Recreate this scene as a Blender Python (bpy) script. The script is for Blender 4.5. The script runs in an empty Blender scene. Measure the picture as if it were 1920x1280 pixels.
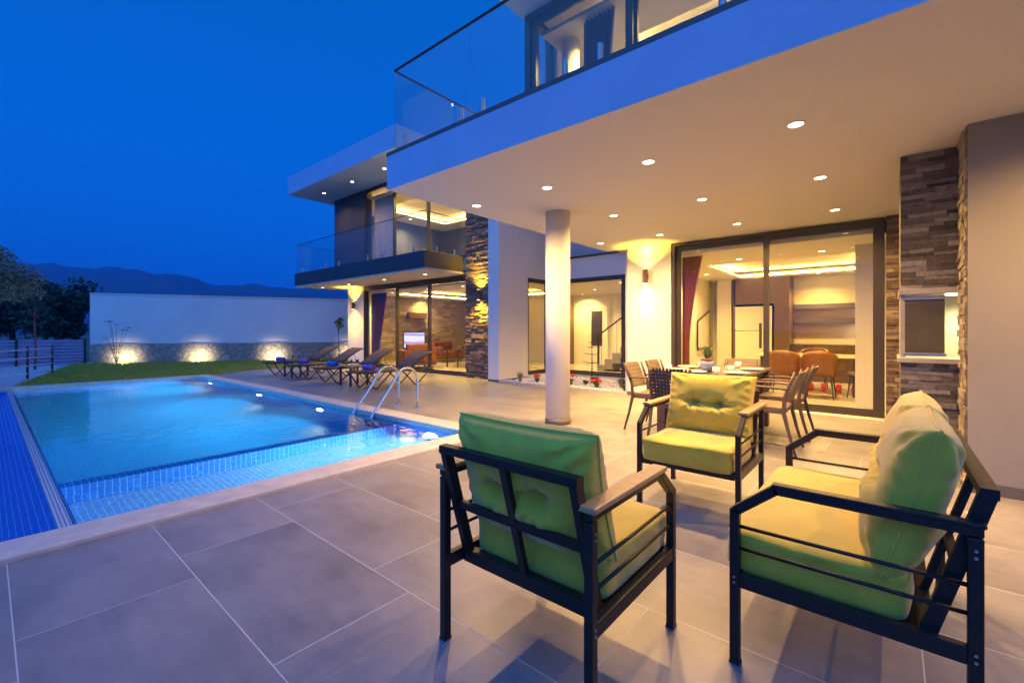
import bpy, math, random
from mathutils import Vector, Matrix
random.seed(7)
R = math.radians
PI = math.pi
scn = bpy.context.scene
COL = scn.collection

# ------------------------------------------------------------------ camera
cam_d = bpy.data.cameras.new("camera")
cam_d.sensor_width = 36.0
cam_d.lens = 36.0 * 838 / 1920
cam_d.shift_y = -19 / 1920
cam_d.clip_start = 0.02
cam_d.clip_end = 5000
cam = bpy.data.objects.new("camera", cam_d)
COL.objects.link(cam)
cam.location = (0, 0, 1.22)
cam.rotation_euler = (R(90), 0, R(-49.75))
scn.camera = cam

# ------------------------------------------------------------------ dusk sky
world = bpy.data.worlds.new("World")
scn.world = world
world.use_nodes = True
wt = world.node_tree
for n in list(wt.nodes):
    wt.nodes.remove(n)
wo = wt.nodes.new("ShaderNodeOutputWorld")
bg = wt.nodes.new("ShaderNodeBackground")
tc = wt.nodes.new("ShaderNodeTexCoord")
sx = wt.nodes.new("ShaderNodeSeparateXYZ")
rp = wt.nodes.new("ShaderNodeValToRGB")
wt.links.new(tc.outputs["Generated"], sx.inputs[0])
wt.links.new(sx.outputs["Z"], rp.inputs[0])
e = rp.color_ramp.elements
e[0].position = 0.0;  e[0].color = (0.0005, 0.130, 0.66, 1)
e[1].position = 1.0;  e[1].color = (0.004, 0.14, 0.56, 1)
for p, c in ((0.10, (0.0005, 0.160, 0.76, 1)), (0.30, (0.0005, 0.145, 0.70, 1)), (0.55, (0.001, 0.120, 0.56, 1))):
    q = e.new(p); q.color = c
# added fill light: sky out of view, behind the camera and overhead, brightened
wd = wt.nodes.new("ShaderNodeVectorMath"); wd.operation = 'DOT_PRODUCT'
wt.links.new(tc.outputs["Generated"], wd.inputs[0]); wd.inputs[1].default_value = (-0.74, -0.38, 0.55)
wr = wt.nodes.new("ShaderNodeMapRange"); wr.interpolation_type = 'SMOOTHSTEP'
wr.inputs["From Min"].default_value = 0.05; wr.inputs["From Max"].default_value = 0.9
wr.inputs["To Min"].default_value = 0.0; wr.inputs["To Max"].default_value = 1.0
wt.links.new(wd.outputs["Value"], wr.inputs["Value"])
wm = wt.nodes.new("ShaderNodeMix"); wm.data_type = 'RGBA'; wm.blend_type = 'MIX'
wt.links.new(wr.outputs[0], wm.inputs[0]); wt.links.new(rp.outputs[0], wm.inputs[6])
wm.inputs[7].default_value = (0.14, 0.53, 1.72, 1)
wt.links.new(wm.outputs[2], bg.inputs["Color"])
bg.inputs["Strength"].default_value = 1.0
wt.links.new(bg.outputs[0], wo.inputs["Surface"])

scn.view_settings.view_transform = 'Standard'
scn.view_settings.look = 'None'
scn.view_settings.exposure = 0.15
scn.view_settings.gamma = 1.0
scn.view_settings.use_curve_mapping = False
scn.render.engine = 'CYCLES'
scn.cycles.use_denoising = True
scn.cycles.max_bounces = 8
scn.cycles.diffuse_bounces = 4
scn.cycles.glossy_bounces = 4
scn.cycles.transmission_bounces = 6
scn.cycles.transparent_max_bounces = 24
scn.cycles.sample_clamp_indirect = 4.0
scn.cycles.sample_clamp_direct = 40.0
scn.cycles.caustics_reflective = False
scn.cycles.caustics_refractive = True
scn.cycles.blur_glossy = 0.6

# ------------------------------------------------------------------ lamp settings
WARM = (1.0, 0.565, 0.185)
GOLD = (1.0, 0.58, 0.025)
COOL = (0.55, 0.95, 0.95)
K_SOFFIT = 245
K_ROOM = 480
K_SCONCE = 340
K_POOL = 780
K_UP = 60

# ------------------------------------------------------------------ materials
def nt(name):
    m = bpy.data.materials.new(name); m.use_nodes = True
    t = m.node_tree
    for n in list(t.nodes):
        t.nodes.remove(n)
    o = t.nodes.new("ShaderNodeOutputMaterial")
    return m, t, o

def N(t, kind, **kw):
    n = t.nodes.new(kind)
    for k, v in kw.items():
        setattr(n, k, v)
    return n

def mathn(t, op, a=None, b=None, c=None, clamp=False):
    n = t.nodes.new("ShaderNodeMath"); n.operation = op; n.use_clamp = clamp
    for i, v in enumerate((a, b, c)):
        if v is None: continue
        if isinstance(v, (int, float)): n.inputs[i].default_value = v
        else: t.links.new(v, n.inputs[i])
    return n.outputs[0]

def mixc(t, fac, a, b, mode='MIX'):
    n = t.nodes.new("ShaderNodeMix"); n.data_type = 'RGBA'; n.blend_type = mode
    def put(s, v):
        if isinstance(v, (int, float)): s.default_value = v
        elif isinstance(v, tuple): s.default_value = (*v[:3], 1)
        else: t.links.new(v, s)
    put(n.inputs[0], fac); put(n.inputs[6], a); put(n.inputs[7], b)
    return n.outputs[2]

def noise(t, scale, detail=4, vec=None, rough=0.55):
    n = t.nodes.new("ShaderNodeTexNoise")
    n.inputs["Scale"].default_value = scale
    n.inputs["Detail"].default_value = detail
    n.inputs["Roughness"].default_value = rough
    if vec is not None: t.links.new(vec, n.inputs["Vector"])
    return n.outputs["Fac"]

def stretch(t, vec, s):
    m = t.nodes.new("ShaderNodeMapping"); m.inputs["Scale"].default_value = s
    t.links.new(vec, m.inputs["Vector"])
    return m.outputs[0]

def objco(t):
    return t.nodes.new("ShaderNodeTexCoord").outputs["Object"]

def geopos(t):
    return t.nodes.new("ShaderNodeNewGeometry").outputs["Position"]

def bump(t, h, strength=0.3, dist=0.01):
    b = t.nodes.new("ShaderNodeBump")
    b.inputs["Strength"].default_value = strength
    b.inputs["Distance"].default_value = dist
    t.links.new(h, b.inputs["Height"])
    return b.outputs[0]

def mat(name, c, rough=0.5, metal=0.0, var=0.12, vscale=6.0, bmp=0.0, bscale=60, sheen=0.0, spec=0.5, c2=None, vec=None, coat=0.0):
    m, t, o = nt(name)
    p = t.nodes.new("ShaderNodeBsdfPrincipled")
    t.links.new(p.outputs[0], o.inputs[0])
    p.inputs["Roughness"].default_value = rough
    p.inputs["Metallic"].default_value = metal
    p.inputs["Specular IOR Level"].default_value = spec
    p.inputs["Coat Weight"].default_value = coat
    if sheen:
        p.inputs["Sheen Weight"].default_value = sheen
        p.inputs["Sheen Roughness"].default_value = 0.4
    co = objco(t)
    if vec: co = stretch(t, co, vec)
    nz = noise(t, vscale, 5, co)
    if c2 is None:
        lo = tuple(x * (1 - var) for x in c); hi = tuple(min(1, x * (1 + var)) for x in c)
    else:
        lo, hi = c, c2
    rampf = mathn(t, 'MULTIPLY_ADD', nz, 2.2, -0.6, clamp=True)
    t.links.new(mixc(t, rampf, lo, hi), p.inputs["Base Color"])
    rr = mathn(t, 'MULTIPLY_ADD', nz, 0.2, rough - 0.1, clamp=True)
    t.links.new(rr, p.inputs["Roughness"])
    if bmp:
        t.links.new(bump(t, noise(t, bscale, 4, co), bmp, 0.006), p.inputs["Normal"])
    return m

def emis(name, c, s):
    m, t, o = nt(name)
    em = t.nodes.new("ShaderNodeEmission")
    em.inputs[0].default_value = (*c, 1); em.inputs[1].default_value = s
    t.links.new(em.outputs[0], o.inputs[0])
    return m

def glass_mat(name, tint=(0.93, 0.96, 0.96), f0=0.045, gain=0.9, rough=0.0, wave=0.0):
    m, t, o = nt(name)
    tr = t.nodes.new("ShaderNodeBsdfTransparent"); tr.inputs[0].default_value = (*tint, 1)
    gl = t.nodes.new("ShaderNodeBsdfGlossy"); gl.inputs["Roughness"].default_value = rough
    lw = t.nodes.new("ShaderNodeLayerWeight"); lw.inputs[0].default_value = 0.5
    pw = mathn(t, 'POWER', lw.outputs["Facing"], 4.5)
    f = mathn(t, 'MULTIPLY_ADD', pw, gain, f0, clamp=True)
    mx = t.nodes.new("ShaderNodeMixShader")
    t.links.new(f, mx.inputs[0]); t.links.new(tr.outputs[0], mx.inputs[1]); t.links.new(gl.outputs[0], mx.inputs[2])
    t.links.new(mx.outputs[0], o.inputs[0])
    return m

def water_mat(name, tint):
    m, t, o = nt(name)
    tr = t.nodes.new("ShaderNodeBsdfRefraction"); tr.inputs[0].default_value = (*tint, 1)
    tr.inputs["IOR"].default_value = 1.33; tr.inputs["Roughness"].default_value = 0.0
    gl = t.nodes.new("ShaderNodeBsdfGlossy"); gl.inputs["Roughness"].default_value = 0.02
    gl.inputs[0].default_value = (0.95, 0.97, 1, 1)
    pos = geopos(t)
    h = mathn(t, 'ADD', mathn(t, 'MULTIPLY', noise(t, 2.6, 3, pos), 1.0), mathn(t, 'MULTIPLY', noise(t, 11, 2, pos), 0.22))
    nm = bump(t, h, 0.22, 0.03)
    t.links.new(nm, gl.inputs["Normal"]); t.links.new(nm, tr.inputs["Normal"])
    fr = t.nodes.new("ShaderNodeFresnel"); fr.inputs[0].default_value = 1.33
    t.links.new(nm, fr.inputs["Normal"])
    f = mathn(t, 'MULTIPLY', fr.outputs[0], 1.0)
    mx = t.nodes.new("ShaderNodeMixShader")
    t.links.new(f, mx.inputs[0]); t.links.new(tr.outputs[0], mx.inputs[1]); t.links.new(gl.outputs[0], mx.inputs[2])
    t.links.new(mx.outputs[0], o.inputs[0])
    vs = t.nodes.new("ShaderNodeVolumeScatter"); vs.inputs["Color"].default_value = (0.20, 0.74, 1.0, 1); vs.inputs["Density"].default_value = 0.085
    vs.inputs["Anisotropy"].default_value = 0.5
    t.links.new(vs.outputs[0], o.inputs["Volume"])
    return m

def floor_tiles():
    m, t, o = nt("porcelain floor tiles")
    p = t.nodes.new("ShaderNodeBsdfPrincipled"); t.links.new(p.outputs[0], o.inputs[0])
    pos = geopos(t)
    s = t.nodes.new("ShaderNodeSeparateXYZ"); t.links.new(pos, s.inputs[0])
    u = mathn(t, 'DIVIDE', mathn(t, 'SUBTRACT', s.outputs[0], 0.077), 0.605)
    row = mathn(t, 'FLOOR', u); fu = mathn(t, 'FRACT', mathn(t, 'ADD', u, 100))
    v = mathn(t, 'SUBTRACT', mathn(t, 'DIVIDE', mathn(t, 'SUBTRACT', s.outputs[1], 2.63), 1.21), mathn(t, 'MULTIPLY', row, 0.25))
    rv = mathn(t, 'FLOOR', v); fv = mathn(t, 'FRACT', mathn(t, 'ADD', v, 100))
    wu, wv = 0.0036, 0.0018
    du = mathn(t, 'MINIMUM', fu, mathn(t, 'SUBTRACT', 1.0, fu))
    dv = mathn(t, 'MINIMUM', fv, mathn(t, 'SUBTRACT', 1.0, fv))
    g = mathn(t, 'MAXIMUM', mathn(t, 'LESS_THAN', du, wu), mathn(t, 'LESS_THAN', dv, wv))
    cb = t.nodes.new("ShaderNodeCombineXYZ"); t.links.new(row, cb.inputs[0]); t.links.new(rv, cb.inputs[1])
    wn = t.nodes.new("ShaderNodeTexWhiteNoise"); wn.noise_dimensions = '3D'; t.links.new(cb.outputs[0], wn.inputs[0])
    off = t.nodes.new("ShaderNodeVectorMath"); off.operation = 'MULTIPLY_ADD'
    t.links.new(wn.outputs["Color"], off.inputs[0]); off.inputs[1].default_value = (9, 9, 9); t.links.new(pos, off.inputs[2])
    n1 = noise(t, 1.7, 7, off.outputs[0], 0.62)
    n2 = noise(t, 9, 5, stretch(t, off.outputs[0], (1, 0.25, 1)), 0.6)
    n3 = noise(t, 48, 6, off.outputs[0], 0.7)
    mixn = mathn(t, 'ADD', mathn(t, 'ADD', mathn(t, 'MULTIPLY', n1, 0.62), mathn(t, 'MULTIPLY', n2, 0.30)), mathn(t, 'MULTIPLY', n3, 0.20))
    f = mathn(t, 'ADD', mathn(t, 'MULTIPLY_ADD', mixn, 2.8, -1.12, clamp=True), mathn(t, 'MULTIPLY_ADD', wn.outputs['Value'], 0.16, -0.08), clamp=True)
    c = mixc(t, f, (0.155, 0.148, 0.152), (0.305, 0.292, 0.295))
    c = mixc(t, g, c, (0.52, 0.51, 0.51))
    t.links.new(c, p.inputs["Base Color"])
    rr = mathn(t, 'ADD', mathn(t, 'MULTIPLY_ADD', mixn, 0.28, 0.20), mathn(t, 'MULTIPLY', g, 0.3))
    t.links.new(rr, p.inputs["Roughness"])
    hh = mathn(t, 'SUBTRACT', mathn(t, 'MULTIPLY', mixn, 0.25), mathn(t, 'MULTIPLY', g, 1.0))
    t.links.new(bump(t, hh, 0.25, 0.002), p.inputs["Normal"])
    return m

def mosaic(name, c, c2, line, s=0.048, w=0.09, rough=0.25):
    m, t, o = nt(name)
    p = t.nodes.new("ShaderNodeBsdfPrincipled"); t.links.new(p.outputs[0], o.inputs[0])
    g = t.nodes.new("ShaderNodeNewGeometry")
    sp = t.nodes.new("ShaderNodeSeparateXYZ"); t.links.new(g.outputs["Position"], sp.inputs[0])
    sn = t.nodes.new("ShaderNodeSeparateXYZ"); t.links.new(g.outputs["True Normal"], sn.inputs[0])
    msk = None; cells = []
    for i in range(3):
        q = mathn(t, 'DIVIDE', sp.outputs[i], s)
        fr = mathn(t, 'FRACT', mathn(t, 'ADD', q, 400.02))
        ln = mathn(t, 'LESS_THAN', fr, w)
        k = mathn(t, 'LESS_THAN', mathn(t, 'ABSOLUTE', sn.outputs[i]), 0.8)
        v = mathn(t, 'MULTIPLY', ln, k)
        cells.append(mathn(t, 'FLOOR', mathn(t, 'ADD', q, 400.02)))
        msk = v if msk is None else mathn(t, 'MAXIMUM', msk, v)
    cb = t.nodes.new("ShaderNodeCombineXYZ")
    for i in range(3): t.links.new(cells[i], cb.inputs[i])
    wn = t.nodes.new("ShaderNodeTexWhiteNoise"); wn.noise_dimensions = '3D'; t.links.new(cb.outputs[0], wn.inputs[0])
    col = mixc(t, wn.outputs["Value"], c, c2)
    col = mixc(t, msk, col, line)
    t.links.new(col, p.inputs["Base Color"])
    p.inputs["Roughness"].default_value = rough
    return m

def ledge_mat(name, lo, hi, accent):
    m, t, o = nt(name)
    p = t.nodes.new("ShaderNodeBsdfPrincipled"); t.links.new(p.outputs[0], o.inputs[0])
    g = t.nodes.new("ShaderNodeNewGeometry")
    r = t.nodes.new("ShaderNodeValToRGB"); t.links.new(g.outputs["Random Per Island"], r.inputs[0])
    el = r.color_ramp.elements
    el[0].color = (*lo, 1); el[1].color = (*accent, 1); el[1].position = 1
    q = el.new(0.72); q.color = (*hi, 1)
    q = el.new(0.35); q.color = (*[(a + b) / 2 for a, b in zip(lo, hi)], 1)
    n = noise(t, 22, 6, g.outputs["Position"], 0.65)
    c = mixc(t, 0.75, r.outputs[0], mixc(t, mathn(t, 'MULTIPLY_ADD', n, 2.0, -0.4, clamp=True), (0.25, 0.23, 0.22), (1, 1, 1)), 'MULTIPLY')
    t.links.new(c, p.inputs["Base Color"])
    p.inputs["Roughness"].default_value = 0.72
    t.links.new(bump(t, noise(t, 45, 6, g.outputs["Position"], 0.7), 0.9, 0.012), p.inputs["Normal"])
    return m

def rubble_mat():
    m, t, o = nt("rubble stone")
    p = t.nodes.new("ShaderNodeBsdfPrincipled"); t.links.new(p.outputs[0], o.inputs[0])
    pos = geopos(t)
    v = t.nodes.new("ShaderNodeTexVoronoi"); v.feature = 'DISTANCE_TO_EDGE'; v.inputs["Scale"].default_value = 4.6
    v2 = t.nodes.new("ShaderNodeTexVoronoi"); v2.inputs["Scale"].default_value = 4.6
    t.links.new(pos, v.inputs["Vector"]); t.links.new(pos, v2.inputs["Vector"])
    r = t.nodes.new("ShaderNodeValToRGB")
    s = t.nodes.new("ShaderNodeSeparateColor"); t.links.new(v2.outputs["Color"], s.inputs[0]); t.links.new(s.outputs[0], r.inputs[0])
    el = r.color_ramp.elements
    el[0].color = (0.26, 0.23, 0.21, 1); el[1].color = (0.50, 0.45, 0.39, 1)
    q = el.new(0.5); q.color = (0.36, 0.32, 0.28, 1)
    joint = mathn(t, 'LESS_THAN', v.outputs["Distance"], 0.055)
    c = mixc(t, joint, mixc(t, noise(t, 14, 5, pos), r.outputs[0], (0.40, 0.36, 0.31)), (0.30, 0.27, 0.24))
    t.links.new(c, p.inputs["Base Color"])
    p.inputs["Roughness"].default_value = 0.85
    h = mathn(t, 'ADD', mathn(t, 'MINIMUM', mathn(t, 'MULTIPLY', v.outputs["Distance"], 5), 1.0), mathn(t, 'MULTIPLY', noise(t, 20, 5, pos), 0.5))
    t.links.new(bump(t, h, 0.8, 0.03), p.inputs["Normal"])
    return m

def leaf_mat(name, c, c2):
    m, t, o = nt(name)
    p = t.nodes.new("ShaderNodeBsdfPrincipled"); t.links.new(p.outputs[0], o.inputs[0])
    g = t.nodes.new("ShaderNodeNewGeometry")
    t.links.new(mixc(t, g.outputs["Random Per Island"], c, c2), p.inputs["Base Color"])
    p.inputs["Roughness"].default_value = 0.6
    return m

def grass_ground():
    m, t, o = nt("lawn soil and turf")
    p = t.nodes.new("ShaderNodeBsdfPrincipled"); t.links.new(p.outputs[0], o.inputs[0])
    pos = geopos(t)
    c = mixc(t, noise(t, 3.0, 6, pos), (0.11, 0.15, 0.02), (0.22, 0.22, 0.04))
    t.links.new(c, p.inputs["Base Color"]); p.inputs["Roughness"].default_value = 0.9
    t.links.new(bump(t, noise(t, 60, 4, pos), 0.8, 0.03), p.inputs["Normal"])
    return m

def screen_mat():
    m, t, o = nt("lit television picture")
    em = t.nodes.new("ShaderNodeEmission"); t.links.new(em.outputs[0], o.inputs[0])
    co = objco(t)
    w = t.nodes.new("ShaderNodeTexWave"); w.wave_type = 'RINGS'; w.inputs["Scale"].default_value = 0.9
    w.inputs["Distortion"].default_value = 3.0; w.inputs["Detail"].default_value = 1.0
    t.links.new(co, w.inputs["Vector"])
    f = mathn(t, 'POWER', w.outputs["Fac"], 5)
    t.links.new(mixc(t, f, (0.86, 0.80, 1.0), (0.35, 0.28, 0.85)), em.inputs[0])
    em.inputs[1].default_value = 1.15
    return m

M = dict(
    plaster=mat("white exterior plaster", (0.76, 0.74, 0.72), 0.75, var=0.03, vscale=3, bmp=0.15, bscale=180),
    skylit_white=mat("white fascia with painted skylight", (0.38, 0.56, 0.80), 0.7, var=0.05, vscale=1.5, bmp=0.12, bscale=120),  # white paint; the blue of the dusk skylight is put into its colour
    soffit=mat("soffit paint", (0.57, 0.55, 0.52), 0.7, var=0.02, vscale=2),
    pier=mat("grey plaster pier", (0.27, 0.25, 0.215), 0.75, var=0.10, vscale=1.4, bmp=0.2, bscale=120),
    charcoal=mat("charcoal fascia paint", (0.045, 0.045, 0.055), 0.45, var=0.08),
    capstrip=mat("dark grey capping", (0.10, 0.10, 0.11), 0.5),
    frame=mat("anthracite aluminium", (0.045, 0.036, 0.032), 0.35, var=0.1, spec=0.6),
    interior=mat("warm interior paint", (0.74, 0.70, 0.64), 0.8, var=0.03, vscale=2),
    bluewall=mat("slate blue interior paint", (0.10, 0.12, 0.28), 0.8, var=0.05),
    intfloor=mat("interior floor tile", (0.42, 0.38, 0.34), 0.25, var=0.08, vscale=2),
    deck=floor_tiles(),
    coping=mat("travertine coping", (0.52, 0.48, 0.44), 0.6, var=0.14, vscale=9, bmp=0.3, bscale=90),
    mosaic=mosaic("blue pool mosaic", (0.010, 0.10, 0.46), (0.015, 0.16, 0.60), (0.30, 0.55, 0.80)),
    floor_mosaic=mosaic("light blue pool mosaic", (0.004, 0.115, 0.34), (0.008, 0.15, 0.40), (0.03, 0.27, 0.52)),
    shallow_glow_mosaic=mosaic("pool mosaic with painted glow", (0.14, 0.30, 0.56), (0.18, 0.36, 0.62), (0.55, 0.68, 0.80)),  # same mosaic paled: lamp glow and reflections put into the colour
    edge_mosaic=mosaic("pale overflow grille", (0.55, 0.62, 0.70), (0.60, 0.66, 0.74), (0.12, 0.18, 0.30), s=0.02, w=0.35),
    water=water_mat("pool water", (0.86, 0.97, 1.0)),
    glass=glass_mat("window glass", (0.96, 0.97, 0.96), 0.034, 0.75),
    railglass=glass_mat("balustrade glass", (0.90, 0.96, 0.97), 0.045, 0.8),
    wine_glass=glass_mat("clear wine glass", (0.95, 0.97, 0.97), 0.12, 0.9),
    wine=mat("red wine", (0.30, 0.005, 0.012), 0.1, var=0.05),
    steel=mat("polished stainless steel", (0.72, 0.72, 0.74), 0.18, metal=1.0, var=0.03),
    blackmetal=mat("dark powder coated metal", (0.014, 0.011, 0.011), 0.42, var=0.15, spec=0.4),
    armwood=mat("teak armrest wood", (0.46, 0.27, 0.12), 0.40, var=0.25, vscale=9, vec=(1, 9, 9), spec=0.6),
    velvet=mat("olive velvet", (0.66, 0.505, 0.042), 0.75, var=0.10, vscale=9, bmp=0.35, bscale=420, sheen=0.5),
    brownframe=mat("brown chair frame", (0.10, 0.060, 0.045), 0.45, var=0.12),
    taupe=mat("taupe woven seat", (0.17, 0.135, 0.10), 0.7, var=0.15, bmp=0.3, bscale=150),
    sling=mat("taupe sling fabric", (0.085, 0.050, 0.040), 0.7, var=0.1, bmp=0.3, bscale=260),
    dark=mat("dark plastic", (0.028, 0.022, 0.024), 0.45),
    tabletop=mat("glossy table top", (0.17, 0.12, 0.09), 0.16, var=0.2, vscale=4),
    china=mat("white china", (0.80, 0.78, 0.74), 0.2, var=0.02),
    pot=mat("blue glazed pot", (0.16, 0.19, 0.36), 0.3),
    bluetowel=mat("blue towel", (0.03, 0.16, 0.62), 0.9, bmp=0.6, bscale=200),
    purpletowel=mat("purple towel", (0.30, 0.13, 0.52), 0.9, bmp=0.6, bscale=200),
    violettowel=mat("violet blue towel", (0.12, 0.12, 0.62), 0.9, bmp=0.6, bscale=200),
    ledge=ledge_mat("dark ledgestone", (0.075, 0.066, 0.062), (0.21, 0.185, 0.175), (0.42, 0.39, 0.36)),
    ledge2=ledge_mat("warm ledgestone", (0.10, 0.07, 0.06), (0.24, 0.17, 0.13), (0.42, 0.34, 0.27)),
    ledgeint=ledge_mat("interior ledgestone", (0.22, 0.18, 0.13), (0.36, 0.30, 0.22), (0.5, 0.44, 0.34)),
    rubble=rubble_mat(),
    marble=mat("pale counter stone", (0.40, 0.375, 0.32), 0.3, var=0.15, vscale=5),
    bronze=mat("bronze oven glass", (0.10, 0.085, 0.045), 0.30, var=0.35, vscale=3, spec=0.35),
    fridge=mat("cream fridge enamel", (0.80, 0.77, 0.68), 0.3, var=0.02),
    brownwood=mat("dark walnut cabinet", (0.10, 0.055, 0.028), 0.4, var=0.25, vec=(8, 8, 1)),
    greyshelf=mat("grey shelf", (0.055, 0.042, 0.052), 0.5),
    splash=mat("honey stone splashback", (0.62, 0.50, 0.33), 0.25, var=0.12, vscale=1.5),
    orange=mat("burnt orange leather", (0.15, 0.048, 0.012), 0.5, var=0.15),
    umber=mat("umber leather", (0.12, 0.075, 0.045), 0.5),
    red=mat("red glass", (0.85, 0.05, 0.06), 0.3),
    rust=mat("rust red curtain", (0.38, 0.10, 0.03), 0.8, var=0.2, vec=(1, 1, 0.1)),
    plum=mat("plum curtain", (0.16, 0.07, 0.22), 0.8, var=0.2, vec=(1, 1, 0.1)),
    whitecurtain=mat("white curtain", (0.62, 0.60, 0.62), 0.8),
    grass=leaf_mat("grass blades", (0.24, 0.32, 0.03), (0.46, 0.47, 0.07)),
    turf=grass_ground(),
    pebble=leaf_mat("white pebbles", (0.55, 0.52, 0.47), (0.78, 0.75, 0.70)),
    leafdark=leaf_mat("dark leaves", (0.015, 0.045, 0.025), (0.035, 0.09, 0.05)),
    leafolive=leaf_mat("olive leaves", (0.10, 0.12, 0.06), (0.26, 0.25, 0.15)),
    leafgreen=leaf_mat("green leaves", (0.03, 0.08, 0.02), (0.10, 0.17, 0.04)),
    petal=leaf_mat("red petals", (0.6, 0.02, 0.01), (0.8, 0.10, 0.06)),
    bark=mat("bark", (0.07, 0.05, 0.045), 0.9, bmp=0.8, bscale=30),
    redbark=mat("reddish trunk", (0.30, 0.09, 0.08), 0.9),
    fence=mat("lilac grey slats", (0.36, 0.27, 0.44), 0.6),
    whiterail=mat("white painted rail", (0.72, 0.70, 0.70), 0.5),
    path=mat("pale concrete path", (0.40, 0.42, 0.46), 0.7, var=0.12, vscale=2),
    ground=mat("dry earth", (0.10, 0.09, 0.06), 0.95, var=0.3, vscale=0.4),
    hill=mat("wooded hillside", (0.035, 0.07, 0.06), 0.95, var=0.2, vscale=0.02),
    garden=mat("white garden wall render", (0.80, 0.80, 0.80), 0.8, var=0.07, vscale=0.7),
    skirting=mat("stone skirting", (0.13, 0.11, 0.10), 0.5),
    lens=emis("warm lamp lens", (1.0, 0.80, 0.50), 14.0),
    golden=emis("golden lamp mouth", (1.0, 0.75, 0.30), 22.0),
    coolens=emis("cool pool lamp lens", (0.85, 0.97, 1.0), 30.0),
    cove=emis("golden cove strip", (1.0, 0.60, 0.15), 75.0),
    undercab=emis("worktop strip light", (1.0, 0.85, 0.62), 6.0),
    screen=screen_mat(),
    brushed=mat("brushed steel", (0.45, 0.43, 0.42), 0.42, metal=1.0, var=0.05),
    chrome=mat("lamp ring", (0.55, 0.50, 0.45), 0.4, var=0.02),
)

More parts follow.
